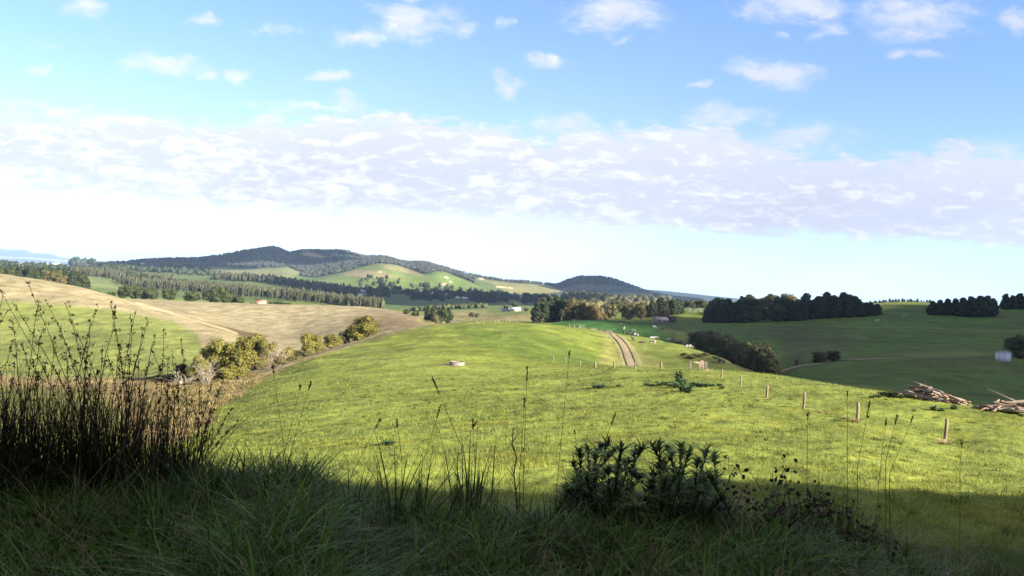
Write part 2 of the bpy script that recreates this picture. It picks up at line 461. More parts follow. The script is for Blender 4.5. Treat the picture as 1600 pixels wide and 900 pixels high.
def math_(t, op, a, b=None, c=None, clamp=False):
    n = t.nodes.new('ShaderNodeMath'); n.operation = op; n.use_clamp = clamp
    for i, v in enumerate((a, b, c)):
        if v is None: continue
        if isinstance(v, (int, float)): n.inputs[i].default_value = v
        else: t.links.new(v, n.inputs[i])
    return n.outputs[0]


def mixc(t, fac, a, b, mode='MIX'):
    n = t.nodes.new('ShaderNodeMix'); n.data_type = 'RGBA'; n.blend_type = mode
    for s, v in ((0, fac), (6, a), (7, b)):
        if isinstance(v, (int, float)): n.inputs[s].default_value = v
        elif isinstance(v, tuple): n.inputs[s].default_value = (*v[:3], 1)
        else: t.links.new(v, n.inputs[s])
    return n.outputs[2]


def simple(name, color, rough=.8, var=.25, scale=8.0, bump=0.0, color2=None, objcoord=True, spec=.3, stretch=None):
    m, t, out = nt(name)
    tc = N(t, 'ShaderNodeTexCoord')
    src = tc.outputs['Object']
    if stretch:
        mp = N(t, 'ShaderNodeMapping'); mp.inputs['Scale'].default_value = stretch
        t.links.new(src, mp.inputs[0]); src = mp.outputs[0]
    no = N(t, 'ShaderNodeTexNoise', i_Scale=scale, i_Detail=6.0)
    t.links.new(src, no.inputs['Vector'])
    oi = N(t, 'ShaderNodeObjectInfo')
    f = math_(t, 'MULTIPLY_ADD', no.outputs[0], 1.6, -.3, clamp=True)
    c2 = color2 if color2 else tuple(x * (1 - var) for x in color)
    c1 = tuple(min(1, x * (1 + var * .6)) for x in color)
    c = mixc(t, f, c2, c1)
    rv = math_(t, 'MULTIPLY_ADD', oi.outputs['Random'], .3, .85)
    c = mixc(t, 1.0, c, rv, 'MULTIPLY')
    p = N(t, 'ShaderNodeBsdfPrincipled', i_Roughness=rough)
    p.inputs['Specular IOR Level'].default_value = spec
    t.links.new(c, p.inputs['Base Color'])
    if bump:
        b = N(t, 'ShaderNodeBump', i_Strength=bump, i_Distance=.05)
        t.links.new(no.outputs[0], b.inputs['Height']); t.links.new(b.outputs[0], p.inputs['Normal'])
    t.links.new(p.outputs[0], out.inputs[0])
    return m


def leafy(name, color, trans=.3, var=.35, tint=True, rough=.65, spec=.15):
    """leaf / blade material: colour times the tint stored on each leaf, some light let through"""
    m, t, out = nt(name)
    oi = N(t, 'ShaderNodeObjectInfo')
    rv = math_(t, 'MULTIPLY_ADD', oi.outputs['Random'], var, 1 - var / 2)
    c = mixc(t, 1.0, color, rv, 'MULTIPLY')
    if tint:
        at_ = N(t, 'ShaderNodeAttribute', attribute_name='tint')
        c = mixc(t, 1.0, c, at_.outputs['Color'], 'MULTIPLY')
    p = N(t, 'ShaderNodeBsdfPrincipled', i_Roughness=rough)
    p.inputs['Specular IOR Level'].default_value = spec
    tr = N(t, 'ShaderNodeBsdfTranslucent')
    t.links.new(c, p.inputs['Base Color']); t.links.new(c, tr.inputs['Color'])
    mx = N(t, 'ShaderNodeMixShader'); mx.inputs[0].default_value = trans
    t.links.new(p.outputs[0], mx.inputs[1]); t.links.new(tr.outputs[0], mx.inputs[2])
    t.links.new(mx.outputs[0], out.inputs[0])
    return m


# ------------------------------------------------------------------ ground sheet
def ground_material():
    m, t, out = nt('land')
    a = N(t, 'ShaderNodeAttribute', attribute_name='tint')
    geo = N(t, 'ShaderNodeNewGeometry')
    def noise(scale, det=5.0, stretch=None):
        src = geo.outputs['Position']
        if stretch:
            mp = N(t, 'ShaderNodeMapping'); mp.inputs['Scale'].default_value = stretch
            t.links.new(src, mp.inputs[0]); src = mp.outputs[0]
        n = N(t, 'ShaderNodeTexNoise', i_Scale=scale, i_Detail=det)
        t.links.new(src, n.inputs['Vector']); return n.outputs[0]
    n1 = noise(9.0, 6.0); n2 = noise(1.3, 6.0); n3 = noise(.12, 8.0)
    f = math_(t, 'MULTIPLY_ADD', n1, 1.1, .45)
    f = math_(t, 'MULTIPLY', f, math_(t, 'MULTIPLY_ADD', n2, 1.2, .4))
    f = math_(t, 'MULTIPLY', f, math_(t, 'MULTIPLY_ADD', n3, 1.1, .45))
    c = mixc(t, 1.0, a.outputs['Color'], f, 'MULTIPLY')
    # yellow and deep green flecks in the sward
    c = mixc(t, math_(t, 'MULTIPLY', math_(t, 'GREATER_THAN', n2, .60), .12), c, (.15, .13, .035))
    p = N(t, 'ShaderNodeBsdfPrincipled', i_Roughness=.95)
    p.inputs['Specular IOR Level'].default_value = .05
    t.links.new(c, p.inputs['Base Color'])
    h = math_(t, 'MULTIPLY_ADD', n2, .7, math_(t, 'MULTIPLY', n1, .12))
    b = N(t, 'ShaderNodeBump', i_Strength=.55, i_Distance=.22)
    t.links.new(h, b.inputs['Height'])
    b2 = N(t, 'ShaderNodeBump', i_Strength=.5, i_Distance=3.0)
    t.links.new(n3, b2.inputs['Height']); t.links.new(b.outputs[0], b2.inputs['Normal'])
    t.links.new(b2.outputs[0], p.inputs['Normal'])
    t.links.new(p.outputs[0], out.inputs[0])
    return m


M_LAND = ground_material()
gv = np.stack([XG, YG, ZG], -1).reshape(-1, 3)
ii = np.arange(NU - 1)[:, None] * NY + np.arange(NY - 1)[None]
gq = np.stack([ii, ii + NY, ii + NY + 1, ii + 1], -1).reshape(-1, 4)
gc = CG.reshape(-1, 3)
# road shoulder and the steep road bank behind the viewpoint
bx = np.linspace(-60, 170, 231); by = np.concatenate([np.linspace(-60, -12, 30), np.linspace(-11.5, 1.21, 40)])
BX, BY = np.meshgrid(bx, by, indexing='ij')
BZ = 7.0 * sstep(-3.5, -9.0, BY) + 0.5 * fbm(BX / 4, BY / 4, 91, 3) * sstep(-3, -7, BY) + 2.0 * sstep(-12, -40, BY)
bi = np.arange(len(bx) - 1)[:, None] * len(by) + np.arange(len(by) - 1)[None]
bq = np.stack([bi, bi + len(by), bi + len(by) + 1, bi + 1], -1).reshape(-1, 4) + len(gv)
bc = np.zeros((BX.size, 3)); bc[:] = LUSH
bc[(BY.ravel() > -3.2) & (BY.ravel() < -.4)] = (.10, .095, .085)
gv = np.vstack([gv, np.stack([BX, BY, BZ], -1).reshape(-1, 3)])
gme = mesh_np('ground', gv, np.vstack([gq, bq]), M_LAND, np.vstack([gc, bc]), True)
g = obj('ground', gme); tag(g, kind='structure')


def ribbon(pts_uv, width, mat, name, lift=.02, seg=3.0):
    """strip laid on the ground along image points already resolved to the ground"""
    P = np.array(pts_uv)
    d = np.concatenate([[0], np.cumsum(np.hypot(*np.diff(P, axis=0).T))])
    s = np.arange(0, d[-1], seg); xs = pchip(d, P[:, 0], s); ys = pchip(d, P[:, 1], s)
    w = np.interp(s, d, np.broadcast_to(width, (len(P),)))
    tx, ty = np.gradient(xs), np.gradient(ys); l = np.hypot(tx, ty); nx, ny = -ty / l, tx / l
    m = 5; off = np.linspace(-.5, .5, m)
    wj = w * (1 + .25 * fbm(s / 4, s * 0, 5, 3))
    X = xs[:, None] + nx[:, None] * off * wj[:, None]; Y = ys[:, None] + ny[:, None] * off * wj[:, None]
    Z = ground(X, Y) + lift * (1 + Y / 120)
    Z[:, 0] -= .06; Z[:, -1] -= .06
    v = np.stack([X, Y, Z], -1).reshape(-1, 3)
    i = np.arange(len(s) - 1)[:, None] * m + np.arange(m - 1)[None]
    q = np.stack([i, i + 1, i + m + 1, i + m], -1).reshape(-1, 4)
    o = obj(name, mesh_np(name, v, q, mat, smooth_=True))
    return tag(o, kind='structure')


M_TRACK = simple('track_dirt', (.25, .19, .105), .95, .35, 1.2, .4, objcoord=True)
M_TRACK2 = simple('road_dirt', (.20, .155, .10), .95, .3, 1.0, .3)
M_RUT = simple('dry_rut', (.21, .22, .11), .95, .3, .5, .0)
def ghits(pts, ymin=3.0):
    out = []
    for p in pts:
        h = hit(p[0], p[1], p[2] if len(p) > 2 else ymin)
        if h: out.append(h[:2])
    return out
tp = ghits([(940, 517.5, 200), (950, 520, 200), (960, 525, 200), (969, 533, 150), (976, 543, 150), (981, 553, 150), (984, 562, 140), (987, 570, 130)])
ribbon([at(905, 320)[:2], at(922, 312)[:2]] + tp + [at(994, 150)[:2], at(1004, 136)[:2]], 2.5, M_TRACK, 'farm_track', .05, 1.5)
tpath = [at(905, 320)[:2], at(922, 312)[:2]] + tp + [at(994, 150)[:2], at(1004, 136)[:2]]
M_EDGE = simple('track_edge', (.10, .095, .035), .95, .4, .6, .3); M_DRYV = simple('dry_verge', (.185, .18, .065), .95, .4, .5, .4)
for dx, w_, mm, nm, lf in [(-2.1, 1.5, M_DRYV, 'dry_verge', .03), (2.2, 1.8, M_DRYV, 'dry_verge', .03), (-1.25, .4, M_EDGE, 'wheel_rut', .09), (1.25, .4, M_EDGE, 'wheel_rut', .09)]:
    ribbon([(x + dx, y) for x, y in tpath[2:-1]], w_, mm, nm, lf, 1.5)
rp = ghits([(1236, 576, 180), (1262, 571, 180), (1290, 566, 180), (1330, 562, 180), (1375, 560.5, 180), (1410, 560, 180)])
ribbon([at(1196, 196)[:2], at(1210, 206)[:2]] + rp, [5.5, 5.5] + [4.6] * 2 + [3.4] * (len(rp) - 2), M_TRACK2, 'farm_road', .06, 2.0)
for off in (0, 5):
    ru = ghits([(1060, 503 + off * .3, 430), (1110, 505.5 + off * .6, 400), (1200, 508 + off, 350), (1300, 511 + off, 350), (1400, 513 + off * .9, 350), (1500, 515 + off * .7, 350), (1600, 516.5 + off * .6, 350), (1680, 520 + off * .5, 350)])
    ribbon(ru, 1.5, M_RUT, 'wheel_rut', .06, 3.0)

# ------------------------------------------------------------------ blades of grass
def blades(base, h, lean, az, width, segs=3, droop=0.0, tint=None, flat=0.0):
    """arched tapering strips; all arguments are arrays over the blades"""
    n = len(base)
    t = np.linspace(0, 1, segs + 1)[None, :]
    dx, dy = np.cos(az)[:, None], np.sin(az)[:, None]
    H = h[:, None]; L = lean[:, None]
    out = H * L * t ** 1.7
    up = H * (t - droop[:, None] * t ** 2.6) if not np.isscalar(droop) else H * (t - droop * t ** 2.6)
    up = up * np.sqrt(np.clip(1 - (L * .55) ** 2, .1, 1))
    px = base[:, 0:1] + dx * out; py = base[:, 1:2] + dy * out; pz = base[:, 2:3] + up
    tw = az + np.pi / 2 + rng.normal(0, .5, n)
    wx, wy = np.cos(tw)[:, None], np.sin(tw)[:, None]
    w = width[:, None] * np.clip(1.05 - t ** 1.8, .04, 1) * np.minimum(1, .55 + t * 2) * .5
    v = np.empty((n, segs + 1, 2, 3))
    v[:, :, 0, 0] = px - wx * w; v[:, :, 0, 1] = py - wy * w; v[:, :, 0, 2] = pz
    v[:, :, 1, 0] = px + wx * w; v[:, :, 1, 1] = py + wy * w; v[:, :, 1, 2] = pz
    k = np.arange(n)[:, None] * (segs + 1) * 2 + np.arange(segs)[None] * 2
    q = np.stack([k, k + 1, k + 3, k + 2], -1).reshape(-1, 4)
    c = None
    if tint is not None:
        c = np.repeat(tint, (segs + 1) * 2, 0)
    return v.reshape(-1, 3), q, c


def join(parts):
    V = []; Q = []; C = []; n = 0
    for v, q, c in parts:
        V.append(v); Q.append(q + n); C.append(c); n += len(v)
    return np.vstack(V), np.vstack(Q), np.vstack(C)
# ------------------------------------------------------------------ camera
cam = bpy.data.cameras.new('camera'); co = bpy.data.objects.new('camera', cam); COL.objects.link(co)
cam.sensor_width = 36; cam.lens = F / 1600 * 36
cam.clip_start = .05; cam.clip_end = 120000
co.matrix_world = Matrix(((CR, -SR, 0, 0), (0, 0, -1, 0), (SR, CR, 0, CZ), (0, 0, 0, 1)))
SC.camera = co

# ------------------------------------------------------------------ sun and sky
sl = bpy.data.lights.new('sun', 'SUN'); sl.energy = 4.6; sl.angle = R(.53); sl.color = (1.0, .90, .74)
so = bpy.data.objects.new('sun', sl); COL.objects.link(so)
so.rotation_euler = Vector(SUN).to_track_quat('Z', 'Y').to_euler()

W = bpy.data.worlds.new('World'); SC.world = W; W.use_nodes = True
t = W.node_tree; t.nodes.clear()
wo = N(t, 'ShaderNodeOutputWorld'); bg = N(t, 'ShaderNodeBackground'); bg.inputs[1].default_value = 0.08
sky = N(t, 'ShaderNodeTexSky', sky_type='NISHITA'); sky.sun_disc = False
sky.sun_elevation = SUN_EL; sky.sun_rotation = SUN_AZ; sky.altitude = 120; sky.air_density = 1.0; sky.dust_density = .6; sky.ozone_density = 1.5
tc = N(t, 'ShaderNodeTexCoord'); sp = N(t, 'ShaderNodeSeparateXYZ'); t.links.new(tc.outputs['Generated'], sp.inputs[0])
X_, Y_, Z_ = sp.outputs
ay = math_(t, 'MAXIMUM', math_(t, 'ABSOLUTE', Y_), .12)
uu = math_(t, 'DIVIDE', X_, ay); ee = math_(t, 'DIVIDE', Z_, ay)
cb = N(t, 'ShaderNodeCombineXYZ'); t.links.new(uu, cb.inputs[0]); t.links.new(ee, cb.inputs[1])
UE = cb.outputs[0]
# cloud-deck coordinates: where the line of sight meets a level deck
zz = math_(t, 'ADD', math_(t, 'MAXIMUM', ee, .0), .055)
cp = N(t, 'ShaderNodeCombineXYZ'); t.links.new(math_(t, 'DIVIDE', uu, zz), cp.inputs[0]); t.links.new(math_(t, 'DIVIDE', 1.0, zz), cp.inputs[1])
DECK = cp.outputs[0]


def snoise(vec, scale, det=4.0, rough=.55, stretch=(1, 1, 1), dist=0.0):
    mp = N(t, 'ShaderNodeMapping'); mp.inputs['Scale'].default_value = stretch
    t.links.new(vec, mp.inputs[0])
    n = N(t, 'ShaderNodeTexNoise', i_Scale=scale, i_Detail=det, i_Roughness=rough, i_Distortion=dist)
    t.links.new(mp.outputs[0], n.inputs['Vector']); return n.outputs[0]


def ramp(v, a, b):
    n = N(t, 'ShaderNodeMapRange', interpolation_type='SMOOTHSTEP')
    n.inputs[1].default_value = a; n.inputs[2].default_value = b
    t.links.new(v, n.inputs[0]); return n.outputs[0]


big = snoise(UE, 5.0, 5, .6, (1, 1.6, 1))
rip = snoise(DECK, 1.3, 7, .66, (.8, 1.3, 1), .8)
fine = math_(t, 'ADD', math_(t, 'MULTIPLY', snoise(UE, 27.0, 6, .64, (1, 2.7, 1), .7), .75), math_(t, 'MULTIPLY', snoise(DECK, 4.6, 6, .65, (.75, 1.2, 1), .8), .25))
pf = snoise(UE, 11.0, 7, .62, (1, 2.3, 1), .6)
pf2 = snoise(UE, 30.0, 6, .65, (1, 2.2, 1), .6)

# the long bank of small clouds
eo = math_(t, 'MULTIPLY_ADD', math_(t, 'SUBTRACT', big, .5), .12, ee)
eo = math_(t, 'MULTIPLY_ADD', math_(t, 'SUBTRACT', pf, .5), .05, eo)
el = math_(t, 'MULTIPLY_ADD', math_(t, 'SUBTRACT', pf2, .5), .030, math_(t, 'MULTIPLY_ADD', math_(t, 'SUBTRACT', pf, .5), .028, ee))
lowedge = ramp(el, .060, .108)
hiedge = math_(t, 'SUBTRACT', 1.0, ramp(eo, .165, .245))
band = math_(t, 'MULTIPLY', lowedge, hiedge)
thr = math_(t, 'ADD', math_(t, 'MULTIPLY', rip, .55), math_(t, 'MULTIPLY', fine, .45))
bandcov = ramp(math_(t, 'ADD', thr, math_(t, 'MULTIPLY', band, .48)), .68, .90)
bandcov = math_(t, 'MULTIPLY', bandcov, ramp(band, 0.0, .35))
bandcov = math_(t, 'MULTIPLY', bandcov, .94)

# scattered puffs above it: (image x, y, half-width, half-height, weight)
PUFFS = [(130, 10, 45, 14, .9), (65, 105, 24, 7, 1), (250, 95, 62, 17, 1), (318, 112, 24, 9, .9), (380, 115, 30, 12, 1), (398, 157, 28, 9, 1), (320, 30, 34, 9, .8), (420, 43, 34, 10, .9),
         (560, 56, 46, 17, 1), (640, 28, 70, 34, .95), (715, 45, 40, 26, .7), (780, 38, 16, 12, .9), (790, 133, 24, 18, 1), (853, 103, 22, 10, 1), (515, 123, 32, 12, .9), (545, 165, 40, 16, .9), (482, 171, 18, 7, 1),
         (955, 16, 70, 25, 1.15), (985, 60, 28, 11, .7), (1085, 124, 34, 9, .8), (1213, 118, 62, 18, 1.1), (1245, 10, 76, 18, 1.15), (1296, 52, 34, 17, 1.0), (1220, 50, 22, 10, .8), (1420, 26, 84, 34, 1.1), (1432, 88, 52, 10, .9), (1590, 25, 34, 22, .9),
         (1130, 185, 74, 26, .95), (1245, 218, 84, 24, .95), (880, 192, 74, 20, 1.0), (970, 192, 22, 10, 1), (1540, 232, 70, 30, .85), (60, 62, 26, 7, .6), (975, 88, 22, 10, .5)]
wn = N(t, 'ShaderNodeTexNoise', i_Scale=13.0, i_Detail=4.0, i_Roughness=.6); t.links.new(UE, wn.inputs['Vector'])
w1 = N(t, 'ShaderNodeVectorMath', operation='SUBTRACT'); t.links.new(wn.outputs['Color'], w1.inputs[0]); w1.inputs[1].default_value = (.5, .5, .5)
w2 = N(t, 'ShaderNodeVectorMath', operation='MULTIPLY'); t.links.new(w1.outputs[0], w2.inputs[0]); w2.inputs[1].default_value = (.11, .05, 0)
w3 = N(t, 'ShaderNodeVectorMath', operation='ADD'); t.links.new(w2.outputs[0], w3.inputs[0]); t.links.new(UE, w3.inputs[1]); UEW = w3.outputs[0]
cur = None
for (a, b, w, h, k) in PUFFS:
    u0, e0 = unroll(a, b)
    ru, re = w * 1.35 / F, h * 1.4 / F
    m1 = N(t, 'ShaderNodeVectorMath', operation='MULTIPLY_ADD')
    t.links.new(UEW, m1.inputs[0]); m1.inputs[1].default_value = (1 / ru, 1 / re, 0); m1.inputs[2].default_value = (-float(u0) / ru, -float(e0) / re, 0)
    m2 = N(t, 'ShaderNodeVectorMath', operation='LENGTH'); t.links.new(m1.outputs[0], m2.inputs[0])
    d = math_(t, 'SUBTRACT', k, m2.outputs['Value'])
    cur = d if cur is None else math_(t, 'MAXIMUM', cur, d)
pn = math_(t, 'ADD', math_(t, 'MULTIPLY', pf, .62), math_(t, 'MULTIPLY', pf2, .38))
puff = ramp(math_(t, 'ADD', math_(t, 'MULTIPLY', cur, .27), pn), .49, .80)
puff = math_(t, 'MULTIPLY', puff, ramp(cur, -.25, .35))
puff = math_(t, 'MULTIPLY', puff, .80)
cov = math_(t, 'MAXIMUM', bandcov, puff)

# blue of the air, tuned towards this place
blue = mixc(t, 1.0, sky.outputs[0], (SKYR, SKYG, SKYB), 'MULTIPLY')
leftw = ramp(uu, .95, -.75)
# brightness towards the left-hand horizon
hg = math_(t, 'POWER', 2.718, math_(t, 'MULTIPLY', ee, -13.0))
hg = math_(t, 'MULTIPLY', hg, math_(t, 'MULTIPLY_ADD', leftw, 1.9, .08), clamp=True)
oc = math_(t, 'MULTIPLY', ramp(ee, .42, .95), math_(t, 'MULTIPLY_ADD', pf, .7, .50), clamp=True)
blue = mixc(t, oc, blue, (1.50, 1.40, 1.20))
air = mixc(t, hg, blue, (4.2, 4.2, 4.2))
paleup = math_(t, 'MULTIPLY', math_(t, 'POWER', 2.718, math_(t, 'MULTIPLY', ee, -4.5)), .48, clamp=True)
air = mixc(t, paleup, air, (1.75, 2.20, 2.70))
# cloud colour: bright on the left and on the crests, lilac grey in the thick right part
crest = ramp(math_(t, 'ADD', math_(t, 'MULTIPLY', fine, .75), math_(t, 'MULTIPLY_ADD', rip, .25, math_(t, 'MULTIPLY', leftw, .05))), .49, .63)
upper = ramp(ee, .12, .24)
lit = math_(t, 'MAXIMUM', crest, math_(t, 'MULTIPLY', upper, .55))
lit = math_(t, 'MULTIPLY', lit, math_(t, 'MULTIPLY_ADD', leftw, .45, .55))
ccol = mixc(t, lit, mixc(t, leftw, (1.74, 1.80, 2.14), (2.0, 2.05, 2.38)), (2.9, 2.9, 2.95))
col = mixc(t, cov, air, ccol)
t.links.new(col, bg.inputs[0]); t.links.new(bg.outputs[0], wo.inputs[0])

SC.view_settings.view_transform = 'Standard'; SC.view_settings.look = 'None'
SC.view_settings.exposure = EXPO; SC.view_settings.gamma = 1
SC.view_settings.use_curve_mapping = False
SC.cycles.use_denoising = True
SC.cycles.max_bounces = 6; SC.cycles.diffuse_bounces = 3; SC.cycles.transmission_bounces = 3; SC.cycles.transparent_max_bounces = 6
SC.cycles.volume_bounces = 0
SC.cycles.sample_clamp_indirect = 6.0

# ------------------------------------------------------------------ haze: one even body of air
hb = MB(); hb.box((0, 0, 430), (72000, 72000, 1280))
m, t, out = nt('haze_air')
pv = N(t, 'ShaderNodeVolumePrincipled'); pv.inputs['Color'].default_value = (.44, .66, 1.0, 1); pv.inputs['Density'].default_value = HAZE
pv.inputs['Anisotropy'].default_value = .0
t.links.new(pv.outputs[0], out.inputs['Volume'])
ho = hb.build('haze', m); tag(ho, kind='stuff'); ho.display_type = 'WIRE'
# box: bottom below the lowest ground, top over the highest hill
zmin = float(gv[:, 2].min()); zmax = float(gv[:, 2].max())
for v in ho.data.vertices: v.co.z = zmin - 1.0 if v.co.z < 0 else zmax + 12

# ------------------------------------------------------------------ unseen clouds, outlined so that their shadows darken chosen land
def icos(sub=2):
    import bmesh
    b = bmesh.new(); bmesh.ops.create_icosphere(b, subdivisions=sub, radius=1)
    v = np.array([x.co[:] for x in b.verts]); f = np.array([[x.index for x in p.verts] for p in b.faces]); b.free()
    return v, f
ICO1 = icos(1); ICO2 = icos(2)
M_CLOUD = simple('cloud_white', (.8, .8, .8), 1.0, .05, .01)


def cloud(poly, alt, step, rad, label):
    P = np.array(poly, float)
    xs = np.arange(P[:, 0].min(), P[:, 0].max() + step, step); ys = np.arange(P[:, 1].min(), P[:, 1].max() + step, step)
    q = np.array([(x, y) for x in xs for y in ys])
    ins = np.zeros(len(q), bool); n = len(P)
    for i in range(n):
        x1, y1 = P[i]; x2, y2 = P[(i + 1) % n]
        ins ^= ((y1 > q[:, 1]) != (y2 > q[:, 1])) & (q[:, 0] < (x2 - x1) * (q[:, 1] - y1) / (y2 - y1 + 1e-9) + x1)
    q = q[ins]; mb = MB()
    for x, y in q:
        tt = alt / SUN[2]
        c = np.array([x, y, float(ground(x, y))]) + SUN * tt + rng.normal(0, .22, 3) * step
        r = rad * rng.uniform(.8, 1.25)
        v = ICO1[0] * (1 + rng.normal(0, .06, len(ICO1[0])))[:, None]
        mb.add(v * np.array([r, r, r * .55]) + c, t=ICO1[1])
    o = mb.build('cloud', M_CLOUD, smooth_=True)
    return tag(o, label, 'cloud')
if CLOUDS:
    def XY(px, Y): return at(px, Y)[:2]
    cloud([XY(1262, 118), XY(1262, 222), XY(1185, 322), XY(1115, 388), XY(965, 408), XY(905, 402), XY(915, 425), XY(990, 432), XY(1050, 440), XY(1050, 560), XY(1085, 600), XY(1300, 640), XY(1420, 660), XY(1620, 700), XY(1900, 600), XY(2000, 180), XY(1800, 92), XY(1500, 90), XY(1340, 102)], 900, 26, 28, 'unseen flat grey white cloud shaped to shade the right-hand hillside')
    cloud([XY(575, 1500), XY(640, 1400), XY(760, 1450), XY(865, 1500), XY(880, 2200), XY(850, 2700), XY(760, 2600), XY(660, 2480), XY(560, 2350), XY(430, 2250), XY(440, 1900), XY(520, 1750)], 1100, 75, 85, 'unseen flat grey white cloud shaped to shade the far valley floor')
    cloud([XY(180, 2600), XY(260, 3000), XY(330, 3800), XY(420, 3700), XY(480, 3600), XY(470, 4500), XY(420, 4900), XY(200, 4700)], 1500, 130, 150, 'flat grey white cloud shading the wooded left end of the range')
    cloud([XY(862, 4100), XY(930, 4000), XY(1010, 4100), XY(1100, 4300), XY(1120, 5400), XY(1060, 5900), XY(850, 5500)], 1500, 130, 150, 'unseen flat grey white cloud added to shade the rounded far hill')
# ------------------------------------------------------------------ tree stock (unit height, copied about)
M_BARK = simple('bark', (.12, .095, .07), .95, .35, 6, .4)
M_PALEBARK = simple('pale_bark', (.34, .31, .27), .9, .35, 6, .3)
L_OLIVE = leafy('olive_leaf', (.138, .132, .030), .2)
L_PINE = leafy('pine_needles', (.030, .042, .019), .12)
L_GUM = leafy('gum_leaf', (.070, .078, .036), .2)
L_ROUND = leafy('broad_leaf', (.052, .066, .024), .2)
L_SLIM = leafy('plantation_leaf', (.068, .074, .040), .2)
L_WILLOW = leafy('willow_leaf', (.060, .066, .026), .2)
L_RUST = leafy('rusty_leaf', (.150, .115, .050), .2)
L_DULL = leafy('dull_scrub_leaf', (.115, .105, .045), .2)


def crown_mesh(name, blobs, nleaf, lsize, mat, core=.78, up=.35, seed=0):
    r = np.random.default_rng(seed)
    V = []; Q = []; T = []; C = []; n = 0
    B = np.array(blobs, float)
    vol = (B[:, 3] * B[:, 4] + B[:, 4] * B[:, 5] + B[:, 3] * B[:, 5])
    for b in B:                                             # leafy inner mass
        v = ICO1[0] * (1 + r.normal(0, .12, len(ICO1[0])))[:, None] * b[3:] * core + b[:3]
        V.append(v); T.append(ICO1[1] + n); n += len(v); C.append(np.full((len(v), 3), r.uniform(.75, 1.0)))
    cnt = np.maximum(4, (nleaf * vol / vol.sum()).astype(int))
    for b, k in zip(B, cnt):
        d = r.normal(0, 1, (k, 3)); d /= np.linalg.norm(d, axis=1)[:, None]
        # sub-clumps: pull leaves to a few directions so that the outline is lumpy
        cl = r.normal(0, 1, (9, 3)); cl /= np.linalg.norm(cl, axis=1)[:, None]
        w = cl[r.integers(0, 9, k)]
        d = d + w * r.uniform(0, 1.0, k)[:, None]; d /= np.linalg.norm(d, axis=1)[:, None]
        rad = r.uniform(.72, 1.08, k) + .10 * (r.random(k) < .12)
        c = b[:3] + d * b[3:] * rad[:, None]
        nrm = d + r.normal(0, .55, (k, 3)) + np.array([0, 0, up]); nrm /= np.linalg.norm(nrm, axis=1)[:, None]
        ref = r.normal(0, 1, (k, 3))
        a = np.cross(nrm, ref); a /= np.linalg.norm(a, axis=1)[:, None] + 1e-9
        bb = np.cross(nrm, a)
        s = lsize * r.uniform(.6, 1.35, k)[:, None]
        a = a * s; bb = bb * s * r.uniform(.4, .8, (k, 1))
        v = np.stack([c - a, c - bb * .8 + a * .1, c + a, c + bb], 1).reshape(-1, 3)
        V.append(v); Q.append(np.arange(k * 4).reshape(-1, 4) + n); n += 4 * k
        tone = r.uniform(.6, 1.35, k) * r.uniform(.85, 1.15)
        tc_ = np.stack([tone * r.uniform(.9, 1.15, k), tone, tone * r.uniform(.8, 1.1, k)], 1)
        C.append(np.repeat(tc_, 4, 0))
    return mesh_np(name, np.vstack(V), [np.vstack(Q), np.vstack(T)], mat, np.vstack(C))


def trunk_mesh(name, h, r0, limbs, mat, seed=0, lean=.03, spread=.28):
    r = np.random.default_rng(seed); mb = MB()
    z = np.linspace(-.03, h, 7)
    p = np.stack([lean * np.sin(z * 5), lean * np.cos(z * 4) - lean, z], 1)
    mb.tube(p, np.interp(z, [-.03, .05, h], [r0 * 1.4, r0, r0 * .35]), 7)
    for i in range(limbs):
        b = p[r.integers(2, 6)]; a = r.uniform(0, 6.28); l = r.uniform(.6, 1) * spread
        e = b + np.array([math.cos(a) * l, math.sin(a) * l, l * r.uniform(.5, 1.1)])
        mb.tube([b, (b + e) / 2 + (0, 0, .03), e], [r0 * .45, r0 * .3, r0 * .12], 5)
    return mb.build(name, mat, smooth_=True, rawmesh=True)


def blobs_round(seed, n=13, w=.46, lo=.12):
    r = np.random.default_rng(seed); o = []
    for i in range(n):
        a = r.uniform(0, 6.28); z = r.uniform(lo + .16, .84); k = math.sqrt(max(.05, 1 - ((z - .48) / .5) ** 2)) * w * .68 * math.sqrt(r.uniform(.2, 1))
        s = r.uniform(.15, .23)
        o.append((math.cos(a) * k, math.sin(a) * k, z, s * 1.1, s * 1.1, s * .85))
    o.append((0, 0, .5, w * .6, w * .6, .34))
    return o


def blobs_pine(seed, w=.27, lo=.08, n=18, tip=.4):
    r = np.random.default_rng(seed); o = []
    for i in range(n):
        z = lo + (0.95 - lo) * (i + .5) / n
        k = w * (1 - (max(0, z - tip) / (1.02 - tip)) ** 1.5) * r.uniform(.45, .9)
        a = i * 2.4 + r.uniform(-.4, .4); s = .09 + .09 * (1 - z)
        o.append((math.cos(a) * k * .75, math.sin(a) * k * .75, z, s * 1.35, s * 1.35, s * .75))
    o.append((0, 0, .42, w * .62, w * .62, .36)); o.append((0, 0, .74, w * .38, w * .38, .24))
    return o


def blobs_slim(seed, w=.14, lo=.12, n=14):
    r = np.random.default_rng(seed); o = []
    for i in range(n):
        z = lo + (0.95 - lo) * (i + .5) / n; k = w * r.uniform(.1, .75) * (1.0 - z * .25); a = r.uniform(0, 6.28); s = r.uniform(.06, .1)
        o.append((math.cos(a) * k, math.sin(a) * k, z, s, s, s * 1.3))
    return o


def blobs_gum(seed, w=.36):
    r = np.random.default_rng(seed); o = []
    for i in range(13):
        a = r.uniform(0, 6.28); z = r.uniform(.42, .9); k = w * r.uniform(.25, .85) * (1.25 - z * .55); s = r.uniform(.09, .16)
        o.append((math.cos(a) * k, math.sin(a) * k, z, s * 1.25, s * 1.25, s * .75))
    return o


